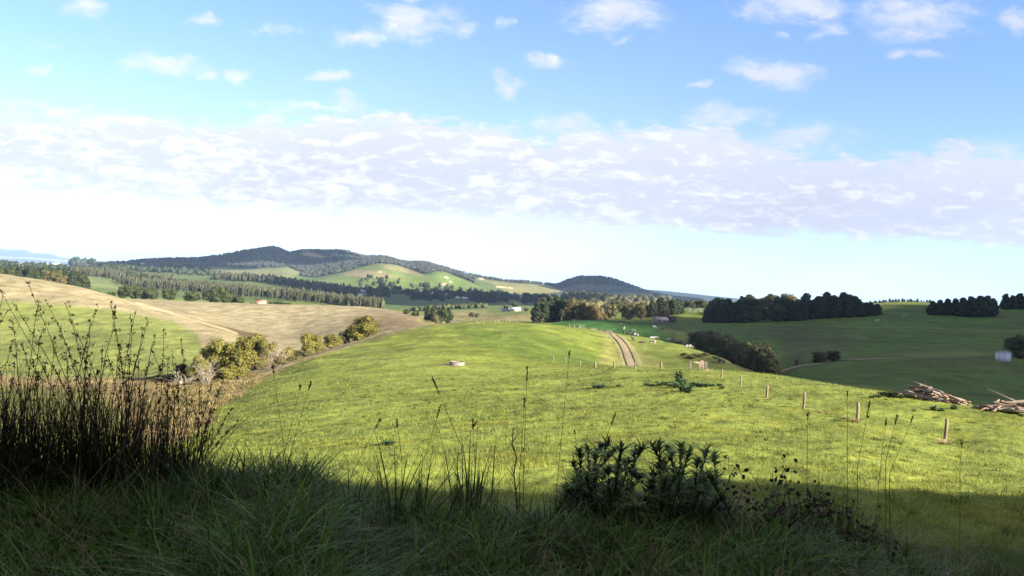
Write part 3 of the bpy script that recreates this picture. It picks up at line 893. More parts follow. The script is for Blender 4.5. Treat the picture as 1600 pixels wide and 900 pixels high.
STOCK = {}
def stock(kind, i):
    k = (kind, i)
    if k in STOCK: return STOCK[k]
    s = hash(kind) % 1 + i * 7 + sum(map(ord, kind))
    if kind == 'olive': c = crown_mesh('crown', blobs_round(s, 15, .52, .02), 5200, .030, L_OLIVE, .8, seed=s); tr = trunk_mesh('trunk', .5, .03, 5, M_BARK, s)
    elif kind == 'dull': c = crown_mesh('crown', blobs_round(s, 12, .5, .02), 2200, .035, L_DULL, .75, seed=s); tr = trunk_mesh('trunk', .5, .03, 5, M_BARK, s)
    elif kind == 'pine': c = crown_mesh('crown', blobs_pine(s), 3000, .034, L_PINE, .82, .1, seed=s); tr = trunk_mesh('trunk', .75, .022, 6, M_BARK, s)
    elif kind == 'cypress': c = crown_mesh('crown', blobs_pine(s, .42, .10, 22, .35), 3400, .040, L_PINE, .85, .1, seed=s); tr = trunk_mesh('trunk', .7, .035, 7, M_BARK, s)
    elif kind == 'round': c = crown_mesh('crown', blobs_round(s, 14, .54, .05), 2400, .042, L_ROUND, .8, seed=s); tr = trunk_mesh('trunk', .55, .04, 5, M_BARK, s)
    elif kind == 'rust': c = crown_mesh('crown', blobs_round(s, 13, .46, .05), 2400, .038, L_RUST, .7, seed=s); tr = trunk_mesh('trunk', .55, .03, 6, M_BARK, s)
    elif kind == 'gum': c = crown_mesh('crown', blobs_gum(s), 2200, .034, L_GUM, .72, seed=s); tr = trunk_mesh('trunk', .75, .022, 8, M_PALEBARK, s)
    elif kind == 'willow': c = crown_mesh('crown', blobs_round(s, 16, .56, .02), 3600, .034, L_WILLOW, .8, seed=s); tr = trunk_mesh('trunk', .5, .035, 6, M_BARK, s)
    elif kind == 'slim': c = crown_mesh('crown', blobs_slim(s), 420, .032, L_SLIM, .8, seed=s); tr = trunk_mesh('trunk', .8, .011, 3, M_PALEBARK, s, .01, .1)
    elif kind == 'fir': c = crown_mesh('crown', blobs_pine(s, .24, .05, 12, .0), 500, .05, L_PINE, .8, .1, seed=s); tr = trunk_mesh('trunk', .6, .02, 2, M_BARK, s)
    STOCK[k] = (c, tr); return STOCK[k]


def tree(kind, p, h, wid=1.0, label=None, name=None, cat='tree', group=None, var=None, parts=True):
    i = int(rng.integers(0, 4)) if var is None else var
    c, tr = stock(kind, i)
    sc = (h * wid, h * wid, h)
    rz = rng.uniform(0, 6.28)
    r = empty(name or {'olive': 'scrub_bush', 'dull': 'scrub_bush', 'pine': 'pine_tree', 'cypress': 'cypress_tree', 'round': 'broadleaf_tree', 'rust': 'autumn_tree', 'gum': 'gum_tree', 'willow': 'willow_tree', 'slim': 'plantation_tree', 'fir': 'conifer'}[kind], (p[0], p[1], p[2] - .02 * h), rz, sc)
    a = obj('crown', c, r); b = obj('trunk', tr, r)
    tag(r, label, cat, group)
    return r


def px2m(n, Y): return n * Y / F

# ---- creek line scrub on the left (image x, base y, Y, height px, width/height, kind, label)
for (px, Y, hp, w, kind, lab) in [
    (338, 158, 62, .95, 'olive', 'large yellow-olive bush, left half of the big pair beside the fallen grey branches'),
    (372, 156, 66, .82, 'olive', 'large yellow-olive bush, right half of the big pair at the creek, taller and narrower'),
    (312, 150, 42, .8, 'olive', 'small yellow-olive bush behind the bare white shrub at the left end of the creek scrub'),
    (400, 172, 20, 1.2, 'dull', 'low dull green bush at the right foot of the big yellow-olive pair'),
    (392, 208, 46, 1.0, 'olive', 'olive bush with a dark left side standing just behind the big yellow-olive pair'),
    (416, 206, 44, .75, 'olive', 'olive bush leaning against the leafless grey shrubs by the creek'),
    (452, 204, 32, 1.1, 'olive', 'rounded olive bush right of the leafless grey shrubs'),
    (486, 212, 38, 1.0, 'olive', 'thin upright olive bush halfway along the creek'),
    (518, 224, 26, 1.3, 'olive', 'small rounded olive bush left of the big lone bush at the end of the creek'),
    (538, 230, 24, 1.0, 'dull', 'smallest dull bush tucked against the big lone bush'),
    (566, 232, 43, 1.3, 'olive', 'big dense golden-olive bush alone at the upper end of the creek'),
    (425, 190, 14, 1.6, 'dull', 'low brown-green scrub along the gully under the leafless shrubs'),
    (462, 196, 12, 2.0, 'dull', 'low brown-green scrub in the gully under the rounded olive bush'),
    (440, 186, 16, 1.8, 'dull', 'low scrub at the foot of the grey-brown leafless shrub'),
    (476, 204, 15, 1.9, 'dull', 'low brown scrub between the rounded and the thin olive bush'),
    (500, 216, 16, 1.8, 'dull', 'low brown scrub right of the thin olive bush'),
    (405, 182, 22, 1.2, 'olive', 'small olive bush between the big pair and the leafless shrubs'),
    (356, 150, 20, 1.6, 'olive', 'low olive bush at the front foot of the big pair'),
    (285, 168, 20, 1.3, 'willow', 'dark green bush behind the fallen grey branches at the creek')]:
    tree(kind, at(px, Y), px2m(hp, Y), w, lab, cat='bush', group='scrub along the creek')


def bare_shrub(name, p, h, n, label, mat, seed, spread=.6, flat=False):
    r = np.random.default_rng(seed); mb = MB()
    for i in range(n):
        a = r.uniform(0, 6.28); l = h * r.uniform(.6, 1.05); s = spread * r.uniform(.2, 1)
        d = np.array([math.cos(a) * s, math.sin(a) * s, 1.0 if not flat else .45])
        p0 = np.array([0, 0, 0.]) + np.array([math.cos(a), math.sin(a), 0]) * h * .05
        P = [p0]
        for k in range(4):
            d = d + r.normal(0, .22, 3); P.append(P[-1] + d / np.linalg.norm(d) * l / 4)
        mb.tube(P, np.linspace(.016, .004, 5) * h, 4)
        for k in range(5):
            b = P[r.integers(1, 5)]; dd = d / np.linalg.norm(d) + r.normal(0, .6, 3)
            mb.tube([b, b + dd * h * .12, b + dd * h * .2 + (0, 0, .03 * h)], [.006 * h, .004 * h, .002 * h], 3)
    o = mb.build(name, mat); o.location = (p[0], p[1], p[2] - .03)
    return tag(o, label, 'dead shrub')
M_DEAD = simple('dead_wood', (.27, .235, .18), .9, .3, 12, .2)
M_DEADG = simple('grey_twig', (.22, .18, .13), .9, .3, 12, .2)
bare_shrub('leafless_shrub', at(322, 138), px2m(38, 138), 26, 'bare white leafless shrub in front of the big yellow-olive bushes', M_DEAD, 3)
bare_shrub('leafless_shrub', at(432, 192), px2m(36, 192), 40, 'bare grey-brown leafless shrub between two olive bushes on the creek', M_DEADG, 4)
bare_shrub('leafless_shrub', at(418, 184), px2m(24, 184), 34, 'shorter bare brown shrub at the left of the grey-brown leafless one', M_DEADG, 5)
bare_shrub('fallen_branches', at(287, 146), px2m(34, 146), 12, 'heap of fallen bleached branches at the left end of the creek', M_DEAD, 6, 1.3, True)
bare_shrub('leafless_shrub', at(1245, 262), px2m(17, 262), 24, 'pale bare tree above the bend of the dirt road on the shaded hill', M_DEADG, 7)

# ---- willows in the valley right of the cattle slope
for k, (px, Y, hp, w, lab) in enumerate([
    (1088, 350, 24, 1.2, 'topmost'), (1100, 345, 29, 1.0, 'second'), (1113, 338, 31, 1.0, 'third'), (1126, 330, 33, 1.0, 'fourth'), (1137, 318, 35, .9, 'fifth'),
    (1148, 300, 38, .85, 'sixth'), (1158, 290, 40, .8, 'seventh'), (1168, 272, 46, .85, 'eighth'), (1178, 262, 52, .85, 'ninth'), (1189, 250, 50, .8, 'tenth'), (1198, 240, 38, .85, 'eleventh'), (1205, 234, 26, .9, 'twelfth')]):
    p = at(px, Y)
    tree('willow', p, px2m(hp, Y) + 1.5, w, 'dark valley tree below the cattle slope, %s from the far upper end' % lab, 'valley_tree', group='line of dark trees below the cattle slope')

# ---- two bushes, tank tree on the shaded hill
tree('willow', hit(1279, 567, 200) or at(1279, 275), px2m(19, 265), 1.25, 'left one of the two dark bushes above the dirt road bend', 'hillside_bush', 'bush', 'dark bushes above the road bend')
tree('willow', hit(1301, 564, 200) or at(1301, 275), px2m(17, 270), 1.35, 'right one of the two dark bushes above the dirt road bend', 'hillside_bush', 'bush', 'dark bushes above the road bend')
tt = at(1592, 262)
tree('willow', tt, px2m(40, 262), 1.15, 'spreading dark tree with pale limbs behind the concrete water tank')
tree('willow', at(1618, 264), px2m(38, 264), 1.2, 'dark tree cut off by the right edge of the photo beyond the water tank')

# ---- pines and cypresses on the right-hand hill
def row(kind, base, n, h, w, labfmt, group, jy=8, name=None, cat='tree', hv=.20):
    """base: (px, Y) corners; h: height in photo pixels at those corners"""
    B = np.array(base, float); hh = np.interp(np.linspace(0, 1, n), np.linspace(0, 1, len(h)), h)
    for i in range(n):
        f = i / max(1, n - 1)
        px = np.interp(f, np.linspace(0, 1, len(B)), B[:, 0]) + rng.uniform(-1, 1); Y = np.interp(f, np.linspace(0, 1, len(B)), B[:, 1]) + rng.uniform(-jy, jy)
        tree(kind if isinstance(kind, str) else kind[int(rng.integers(0, len(kind)))], at(px, Y), px2m(hh[i], Y) * rng.uniform(1 - hv, 1 + hv * .6), w * rng.uniform(.85, 1.3), labfmt, name, cat, group)
row(('cypress', 'pine'), [(1106, 556), (1172, 556)], 14, [34, 38, 34], .85, 'tall dark pine of the left block of the shelterbelt above the brown flat', 'dark pines, left block of the shelterbelt', 6)
row('cypress', [(1110, 572), (1175, 574)], 9, [36, 36], .8, 'tall dark pine of the left block of the shelterbelt above the brown flat', 'dark pines, left block of the shelterbelt', 6)
row('round', [(1180, 556), (1208, 556)], 4, [24, 30], .9, 'greyer lower tree filling the gap in the middle of the dark shelterbelt', 'greyer trees in the gap of the shelterbelt', 4, 'shelterbelt_tree')
row(('cypress', 'cypress', 'pine'), [(1220, 556), (1300, 566), (1347, 572)], 24, [34, 34, 32, 23], .85, 'dark pine in the long right-hand block of the shelterbelt', 'dark pines, right block of the shelterbelt', 6)
row('cypress', [(1214, 572), (1300, 578), (1335, 584)], 17, [36, 36, 30], .85, 'dark pine in the long right-hand block of the shelterbelt', 'dark pines, right block of the shelterbelt', 6)
row('pine', [(1340, 574), (1371, 578)], 9, [22, 18], 1.1, 'short dark pine at the tapering right end of the shelterbelt', 'short pines ending the shelterbelt', 5)
row('gum', [(1165, 640), (1215, 640)], 7, [32, 34], 1.0, 'pale sunlit gum tree showing above the shelterbelt left of the white house', 'gum trees above the shelterbelt', 10)
tree('rust', at(1231, 640), px2m(36, 640), .9, 'yellow-topped tree poking above the dark pines right of the white house')
row('gum', [(1062, 668), (1100, 668)], 6, [18, 22], 1.0, 'pale green gum tree in the sunlit row left of the dark pine block', 'sunlit gum trees left of the pine block', 8)
row('gum', [(1050, 700), (1096, 700)], 5, [20, 22], 1.0, 'pale green gum tree in the sunlit row left of the dark pine block', 'sunlit gum trees left of the pine block', 8)
for i, (px, Y, hp, w, lab) in enumerate([
    (1457, 560, 23, .9, 'lowest cypress at the downhill left end of the dark right-hand clump'), (1468, 558, 25, .8, 'second cypress from the left of the dark right-hand clump'),
    (1480, 556, 27, .8, 'third cypress from the left of the dark right-hand clump'), (1492, 552, 28, .8, 'middle cypress of the dark right-hand clump'),
    (1504, 546, 31, .85, 'tallest cypress standing forward of the dark right-hand clump'), (1517, 546, 33, .85, 'cypress in front of the right part of the dark right-hand clump'),
    (1530, 554, 34, .85, 'second last cypress of the dark right-hand clump'), (1541, 562, 33, .85, 'cypress at the uphill right end of the dark right-hand clump'), (1551, 580, 26, .8, 'smaller cypress behind the uphill end of the dark right-hand clump')]):
    tree('cypress', at(px, Y), px2m(hp, Y), w * 1.1, lab, group='dark cypress clump on the right-hand hill')
row('cypress', [(1571, 640), (1625, 640)], 6, [24, 26], .8, 'dark cypress of the separate clump on the skyline at the right edge', 'skyline cypresses at the right edge', 5)
row('fir', [(1302, 800), (1330, 820), (1380, 830), (1453, 830)], 46, [8, 7, 6, 6], 1.6, 'tiny dark conifer in the row along the skyline of the right-hand hill', 'skyline row of small conifers', 6, hv=.3)
row('round', [(1322, 815), (1332, 815)], 3, [8], 1.5, 'small rounded dark tree among the skyline conifers', 'rounded trees in the skyline row', 2, 'skyline_tree')

# ---- grove behind the dark green crop
for (px, Y, hp, w, kind, lab) in [
    (838, 478, 33, .8, 'pine', 'leftmost dark pine of the big grove behind the green hill'), (848, 486, 40, .85, 'pine', 'second dark pine from the left in the big grove'),
    (858, 492, 43, .85, 'pine', 'tall dark pine left of the middle of the big grove'), (868, 494, 42, .85, 'pine', 'tallest dark pine of the big grove'), (879, 490, 38, .9, 'pine', 'dark pine right of the tallest in the big grove'),
    (843, 500, 40, .8, 'rust', 'brownish tree top at the back left of the big grove'), (847, 462, 18, .7, 'gum', 'small pale conifer-shaped tree standing in front of the grove at left'),
    (836, 458, 10, .7, 'gum', 'tiny pale tree in front of the left end of the grove'), (877, 462, 22, .7, 'gum', 'small grey-green tree in front of the middle of the grove'),
    (890, 486, 40, .95, 'dull', 'tall olive-brown broad tree in the middle of the big grove'), (902, 482, 42, .95, 'dull', 'highest olive-brown broad tree of the right half of the grove'),
    (914, 478, 38, .95, 'dull', 'olive-brown broad tree sloping down the right half of the grove'), (925, 474, 30, 1.0, 'rust', 'orange-brown tree near the right end of the big grove'), (934, 470, 24, 1.0, 'rust', 'lowest orange-brown tree ending the big grove at right')]:
    tree(kind, at(px, Y), px2m(hp, Y), w, lab, name='grove_tree', group='big grove behind the green hill')
for (px, Y, hp, w, kind, lab) in [
    (952, 560, 26, 1.0, 'dull', 'low brown-green tree at the left of the loose clump by the power pole'), (962, 565, 32, .9, 'gum', 'tall thin-crowned tree in the loose clump by the power pole'),
    (972, 568, 34, .9, 'gum', 'tallest thin-crowned tree in the loose clump by the power pole'), (982, 562, 28, .9, 'dull', 'brown-green tree just left of the power pole'), (998, 590, 26, .9, 'round', 'dark tree behind the power pole'),
    (1001, 556, 27, .75, 'rust', 'rust-coloured tree right of the power pole'), (946, 548, 12, 1.3, 'dull', 'low scrubby bush at the left foot of the loose clump'),
    (1033, 545, 16, 1.0, 'rust', 'brown bare-looking tree above the pink-roofed shed'), (1040, 542, 20, .8, 'rust', 'taller brown tree right of the pink-roofed shed'), (1030, 538, 8, 1.8, 'dull', 'low brown scrub beside the pink-roofed shed'), (1046, 536, 8, 1.6, 'dull', 'low brown scrub in front of the dark hut')]:
    tree(kind, at(px, Y), px2m(hp, Y), w, lab, name='farm_tree', group='trees around the farm buildings')
row('cypress', [(1012, 610), (1062, 625)], 11, [24, 27, 22], .75, 'dark pine of the sloping belt behind the pink-roofed shed', 'dark belt behind the farm sheds', 6, 'belt_pine')

# ---- clump on the tan flat, and pale trees by the white sheds
for (px, Y, hp, w, kind, lab) in [
    (668, 535, 24, .62, 'cypress', 'dark square-topped cypress at the left of the clump on the tan flat'), (676, 540, 25, .62, 'cypress', 'dark cypress in the middle of the clump on the tan flat'),
    (691, 528, 26, .8, 'round', 'tall sunlit tree at the right of the clump on the tan flat'), (681, 512, 14, 1.15, 'dull', 'rounded brown-green bush in front of the dark cypresses'),
    (704, 536, 19, .8, 'gum', 'smaller green tree ending the clump on the tan flat at right'), (700, 560, 27, .7, 'pine', 'dark pine top behind the sunlit tree on the tan flat'),
    (635, 545, 10, 1.4, 'round', 'left of two low round bushes on the brow of the brown hill'), (649, 540, 11, 1.5, 'dull', 'right of two low round bushes on the brow of the brown hill'),
    (736, 640, 13, 1.1, 'gum', 'pale feathery tree on the flat left of the white sheds'), (744, 640, 11, 1.2, 'gum', 'lower pale feathery tree left of the white sheds'),
    (790, 840, 13, 1.1, 'gum', 'pale tree close behind the white sheds'), (806, 850, 16, 1.2, 'gum', 'tallest pale tree over the white sheds'), (822, 780, 7, 1.8, 'dull', 'low yellow-green bush between the white sheds and the grove')]:
    tree(kind, at(px, Y), px2m(hp, Y), w, lab, name='flat_tree', group='trees on the valley flat')

# ---- left: belt on the brow, round trees behind the brown hill
for i in range(26):
    f = i / 25; px = -20 + 150 * f; Y = 690 + 40 * f + rng.uniform(-10, 10)
    p = at(px, Y); tree('cypress' if i % 3 else 'round', p, CZ + unroll(px, 415 + 9 * f + rng.uniform(-2, 4))[1] * Y - p[2], .8, 'dark tree of the long belt on the hill brow at far left', 'belt_tree', group='dark belt on the left brow')
for i in range(18):
    f = i / 17; px = -30 + 130 * f; Y = 760 + rng.uniform(-10, 10)
    p = at(px, Y); tree('cypress', p, CZ + unroll(px, 410 + 8 * f + rng.uniform(-1, 4))[1] * Y - p[2], .8, 'dark tree of the long belt on the hill brow at far left', 'belt_tree', group='dark belt on the left brow')
for px, hp in [(70, 15), (77, 17), (84, 16), (91, 15), (98, 14)]:
    tree('dull', at(px, 672), px2m(hp + 5, 672), .75, 'tan pale-trunked tree at the right front of the dark belt on the far left', 'tan_tree', group='tan trees before the dark belt')
for px, hp in [(56, 6), (64, 7)]:
    tree('dull', at(px, 655), px2m(hp, 655), 1.6, 'low bush at the left foot of the tan trees', 'low_bush', 'bush', 'low bushes left of the tan trees')
for px, hp in [(134, 9), (142, 8), (150, 9), (158, 10), (166, 9)]:
    tree('round', at(px, 800), px2m(hp, 800), 1.5, 'low grey-green tree between the dark belt and the row of round trees', 'field_tree', group='low trees between belt and round row')
for i, (px, hp, w) in enumerate([(174, 12, 1.2), (193, 22, 1.0), (206, 24, 1.0), (221, 24, 1.0), (236, 23, 1.0), (264, 22, 1.2), (300, 18, 1.6), (328, 21, 1.2), (342, 27, 1.1), (356, 21, 1.1), (372, 18, 1.2)]):
    tree('round', at(px, 690), px2m(hp, 690), w, ['small dark shrub at the left end of the round trees', 'first tall round tree from the left behind the brown hill', 'second round tree from the left behind the brown hill', 'third round tree from the left behind the brown hill', 'fourth round tree from the left behind the brown hill', 'wide dark dome-shaped tree in the middle of the round row', 'flat spreading tree right of the wide dome behind the brown hill', 'lower left shoulder of the tallest tree behind the brown hill', 'tallest spreading tree of the round row behind the brown hill', 'tree right of the tallest in the round row behind the brown hill', 'last dark tree at the right end of the round row behind the brown hill'][i], 'round_tree', group='round trees behind the brown hill')
for px, hp, w in [(394, 6, 1.4), (400, 6, 1.4)]:
    tree('dull', at(px, 720), px2m(hp, 720), w, 'small bush left of the red-roofed house', 'garden_bush', 'bush', 'bushes left of the red-roofed house')
for px, hp, w in [(426, 9, 1.6), (438, 10, 1.6), (450, 9, 1.5)]:
    tree('round', at(px, 740), px2m(hp, 740), w, 'dark green dense tree right of the red-roofed house', 'garden_tree', group='dense trees right of the red-roofed house')

# ---- plantations in the middle distance
def belt(pts, n, hp, lab, group, jy, kind='slim', w=.78):
    P = np.array(pts, float); s = np.linspace(0, 1, len(P))
    for i in range(n):
        f = rng.random(); px = np.interp(f, s, P[:, 0]); Y = np.interp(f, s, P[:, 1]) * (1 + rng.uniform(0, jy)); h = np.interp(f, s, np.broadcast_to(hp, (len(P),)))
        tree(kind, at(px, Y), px2m(h, Y) * rng.uniform(.9, 1.06), w * rng.uniform(.8, 1.3), lab, group=group)


def wood(name, spots, label, mat, seed, lum=(.7, 1.25), slim=1.0):
    """a far wood as one mass: many small uneven crowns (x, y, z, height)"""
    r = np.random.default_rng(seed)
    S = np.array(spots); n = len(S)
    base = ICO1[0]; k = len(base)
    jitv = 1 + r.normal(0, .22, (n, k, 1))
    sc = np.stack([S[:, 3] * .36 * slim * r.uniform(.8, 1.4, n), S[:, 3] * .36 * slim * r.uniform(.8, 1.4, n), S[:, 3] * .5], -1)[:, None, :]
    v = base[None] * jitv * sc + S[:, None, :3] + np.array([0, 0, .48])[None, None] * S[:, None, 3:4]
    f = ICO1[1][None] + (np.arange(n) * k)[:, None, None]
    tone = r.uniform(*lum, n)
    c = np.stack([tone * r.uniform(.9, 1.2, n), tone, tone * r.uniform(.85, 1.1, n)], -1)
    me = mesh_np(name, v.reshape(-1, 3), f.reshape(-1, 3), mat, np.repeat(c, k, 0), True)
    return tag(obj(name, me), label, 'wood', kind='stuff')


def spots_belt(pts, n, hp, jy):
    P = np.array(pts, float); s = np.linspace(0, 1, len(P)); o = []
    for i in range(n):
        f = rng.random(); px = np.interp(f, s, P[:, 0]); Y = np.interp(f, s, P[:, 1]) * (1 + rng.uniform(0, jy)); h = np.interp(f, s, np.broadcast_to(hp, (len(P),)))
        o.append((*at(px, Y), px2m(h, Y) * rng.uniform(.75, 1.15)))
    return o
belt([(183, 1330), (300, 1240), (400, 1120), (500, 960), (592, 890)], 232, [12, 15, 14, 17, 21], 'slim grey-green tree in the front of the long plantation behind the brown hill', 'front trees of the long plantation', .05)
wood('plantation', spots_belt([(183, 1400), (300, 1310), (400, 1190), (500, 1030), (600, 950)], 1300, [11, 14, 13, 16, 18], .10), 'deep grey-green plantation filling the valley behind the brown hill', L_SLIM, 3, slim=.34)
belt([(113, 1500), (190, 1530), (270, 1560)], 60, [13, 14, 12], 'slim tree of the upper left plantation under the dark wooded ridge', 'trees of the upper left plantation', .05)
wood('plantation', spots_belt([(113, 1600), (190, 1640), (275, 1700)], 240, [12, 13, 11], .08), 'back of the upper left plantation below the dark ridge', L_SLIM, 4, slim=.34)
row('round', [(205, 1560), (285, 1560)], 5, [17, 14], 1.1, 'taller full tree rising above the upper left plantation', 'taller trees above the upper left plantation', 10, 'tall_gum')
wood('plantation', spots_belt([(330, 1990), (450, 1950), (520, 1900), (560, 1880)], 420, [11, 12, 12, 11], .10), 'dark straight-edged plantation block below the cleared hill paddocks', L_SLIM, 5, (.4, .8), slim=.6)
wood('plantation', spots_belt([(265, 3350), (325, 3350)], 70, [9], .04), 'short row of grey trees on top of the pale paddock at the left of the range', L_SLIM, 6, slim=.8)
for px in (353, 351):
    tree('gum', at(px, 3420), px2m(8, 3420), 1.2, 'lone tree on the skyline of the pale paddock below the range', 'lone_tree', group='lone trees of the pale paddock')
wood('far_wood', spots_belt([(0, 2000), (100, 1900), (180, 1900)], 160, [9, 8, 8], .25), 'dark treed ground beyond the belt on the far left', L_PINE, 7)
wood('far_wood', spots_belt([(112, 4100), (150, 4100)], 34, [13, 10], .05), 'small dark blue clump left of the wooded range', L_PINE, 8)
wood('far_wood', spots_belt([(160, 2300), (240, 2350), (330, 2350)], 200, [9, 9, 8], .3), 'dark blue trees in the dip below the pale paddock', L_PINE, 9)
wood('far_wood', spots_belt([(640, 1000), (700, 1080), (760, 1120)], 130, [8, 8, 7], .05), 'dark hedge of trees along the far side of the tan flat', L_ROUND, 10)
wood('far_wood', spots_belt([(880, 1900), (960, 1800), (1050, 1800)], 260, [15, 14, 14], .5), 'blue-grey woodland under the rounded far hill', L_GUM, 11, (.5, 1.1))
wood('far_wood', spots_belt([(930, 1200), (1000, 1150), (1060, 1150)], 80, [14, 13, 12], .1), 'pale brown-tipped trees behind the farm at the foot of the far hill', L_DULL, 12)

# dark trees scattered about the shaded valley floor: individuals
cnt = 0
while cnt < 150:
    px = rng.uniform(572, 868); Y = rng.uniform(1750, 2800)
    top = 452 + (px - 700) * .06
    p = at(px, Y)
    qx, qy = roll(p[0] / p[1], (p[2] - CZ) / p[1])
    if vnoise(px / 26, Y / 160, 9) < -.08: continue
    cnt += 1
    tree(('cypress', 'round', 'pine')[cnt % 3], p, rng.uniform(12, 24), rng.uniform(1.0, 1.7), 'dark tree scattered over the shaded valley floor among the far houses', 'valley_floor_tree', group='dark trees of the shaded valley floor')
wood('far_wood', [(*at(px, Y), rng.uniform(10, 18)) for px, Y in zip(rng.uniform(560, 880, 420), rng.uniform(2200, 2900, 420)) if vnoise(px / 20, Y / 120, 19) > -.1], 'dense dark wood lining the shaded valley below the cleared hills', L_PINE, 13)

# woods on the range and the far hill: where no paddock is cleared
wm = (np.abs(CG - np.array(WOODS)).sum(-1) / np.array(WOODS).sum() < .5) & VIS
def range_wood(lo, hi, n, h, label, seed, pxr, mat, lum):
    cand = wm & (YG > lo) & (YG < hi) & (PXG > pxr[0]) & (PXG < pxr[1])
    j, i = np.where(cand)
    w = (YR[i]) ** 0
    k = rng.choice(len(j), min(n, len(j) * 2), replace=True)
    uu_ = U[j[k]] + rng.uniform(-.5, .5, len(k)) * .0017; yy = np.exp(LY[i[k]] + rng.uniform(-.5, .5, len(k)) * (LY[1] - LY[0]))
    X = uu_ * yy
    S = np.stack([X, yy, ground(X, yy), rng.uniform(.6, 1.2, len(k)) * h], -1)
    wood('forest', S, label, mat, seed, lum)
L_RANGE = leafy('range_forest', (.036, .042, .034), .1)
range_wood(3000, 4900, 15000, 12, 'dark eucalypt forest covering the long range', 15, (120, 880), L_RANGE, (.75, 1.2))
range_wood(4300, 5800, 3500, 11, 'dark forest on top of the rounded far hill', 16, (840, 1100), L_RANGE, (.6, 1.2))
# ------------------------------------------------------------------ timber: posts, yard, gates, piles
M_POST = simple('weathered_post', (.17, .132, .090), .9, .45, 5, .5, stretch=(3, 3, .6))
M_POSTG = simple('grey_post', (.18, .155, .12), .9, .4, 5, .5, stretch=(3, 3, .6))
M_RAIL = simple('rail_timber', (.24, .20, .15), .9, .4, 4, .4)
M_STEEL = simple('dark_steel', (.05, .05, .05), .6, .2, 10)


def post_mesh(name, h, r, mat, seed, cham=.015):
    g_ = np.random.default_rng(seed); mb = MB()
    z = np.array([-.25, .02, h * .5, h - cham, h]); rr = np.array([r * 1.02, r, r * .97, r * .95, r * .82])
    p = np.stack([g_.normal(0, .006, 5).cumsum(), g_.normal(0, .006, 5).cumsum(), z], 1)
    mb.tube(p, rr, 12)
    return mb.build(name, mat, smooth_=False, rawmesh=True)
POSTS = [post_mesh('fence_post', 1.25, .095, M_POST, 1), post_mesh('fence_post', 1.2, .085, M_POSTG, 2), post_mesh('fence_post', 1.2, .09, M_POST, 3)]


def post(px, py, hp, label, group, i=0, ymin=20, wide=1.0):
    h = hit(px, py, ymin)
    if h is None: return
    o = obj('fence_post', POSTS[i % 3]); o.location = h
    s = px2m(hp, h[1]) / 1.22
    o.scale = (wide, wide, s); o.rotation_euler = (rng.normal(0, .03), rng.normal(0, .03), rng.uniform(0, 6))
    tag(o, label, 'fence post', group); return o
NEARP = [(1476, 691, 36, 'nearest and thickest fence post, standing left of the woodpiles'), (1339.5, 657, 28, 'second nearest fence post of the paddock line, straw at its base'),
         (1255.5, 639, 26, 'third nearest fence post down the paddock line'), (1198, 621.5, 19, 'thin leaning fence post, fourth from the viewer in the paddock line'), (1157, 605, 16, 'fifth fence post from the viewer in the paddock line'),
         (1127, 592, 15, 'fence post just right of the timber yard corner')]
for i, (a, b, h, l) in enumerate(NEARP): post(a, b, h, l, 'posts of the near paddock fence', 0 if i < 2 else i, 20, .92)
for i, (a, b, h) in enumerate([(1033, 575.5, 10), (992, 576, 9), (959, 575, 9), (930, 574.5, 9), (906, 571, 7), (883, 566, 7), (864, 563, 6)]):
    post(a, b, h, 'fence post on the paddock brow left of the timber yard corner, %s from that corner' % ['first', 'second', 'third', 'fourth', 'fifth', 'sixth', 'seventh'][i], 'posts along the paddock brow', i, 60, 1.5)
for i, (a, b) in enumerate([(745, 506), (755, 506.5), (766, 504.5), (772, 504), (778, 503.5), (785, 504), (791, 503.3), (795, 503.3), (807, 503.5), (890, 511.5), (897, 512.5)]):
    post(a, b, 4.5, 'small pale fence post on the crest of the green central hill', 'posts on the crest of the central hill', i, 200, 1.8)
for i, a in enumerate([1452, 1470, 1488, 1510, 1528, 1549, 1569, 1587]):
    post(a, 563.5, 5, 'pale fence post in the shaded line running to the water tank', 'shaded fence posts by the water tank', 1, 170, 1.5)
for i, (a, b) in enumerate([(1218, 578), (1228, 574.5), (1240, 571.5), (1253, 569), (1266, 566), (1280, 564)]):
    post(a, b, 4.5, 'small pale fence post along the bend of the dirt road', 'fence posts along the road bend', 1, 170, 1.4)
for i, (a, b, h) in enumerate([(1323.5, 626, 17), (1458, 682, 16), (970, 520, 5)][:2]):
    h3 = hit(a, b, 20); mb = MB(); l = px2m(h, h3[1]); mb.box((0, 0, l / 2 - .1), (.035, .006, l + .2)); mb.box((0, .012, l / 2 - .1), (.006, .03, l + .2)); mb.box((0, -.012, l - .08), (.05, .02, .04))
    o = mb.build('star_picket', M_STEEL); o.location = h3
    tag(o, ['thin dark steel picket beyond the second fence post', 'thin dark steel picket just left of the nearest post'][i], 'picket')

# timber yard corner: rail, short posts and upright planks
h0 = hit(1084, 577.5, 60); h1 = hit(1100, 578.5, 60)
yd = empty('stock_yard_corner', h0); tag(yd, 'broken timber stock yard corner with a rail and upright planks on the paddock brow', 'stock yard')
s_ = h0[1] / F
def yx(px, py=577): return np.array(hit(px, py, 60)) - np.array(h0)
for px, top in [(1077.4, 14), (1078.8, 11.5), (1091.8, 12), (1101, 13), (1103.6, 12.5)]:
    b = yx(px, 577.8); mb = MB(); mb.tube([b - (0, 0, .3), b + (0, 0, top * s_)], [.07, .065], 8); mb.build('post', M_POSTG, yd)
mb = MB(); b0, b1 = yx(1078), yx(1092.5); c = (b0 + b1) / 2; mb.box((c[0], c[1] - .12, c[2] + 11 * s_), (abs(b1[0] - b0[0]) + .2, .06, .22), math.atan2(b1[1] - b0[1], b1[0] - b0[0])); mb.build('rail', M_RAIL, yd)
M_PLANK = simple('red_plank', (.22, .145, .10), .9, .4, 4, .4)
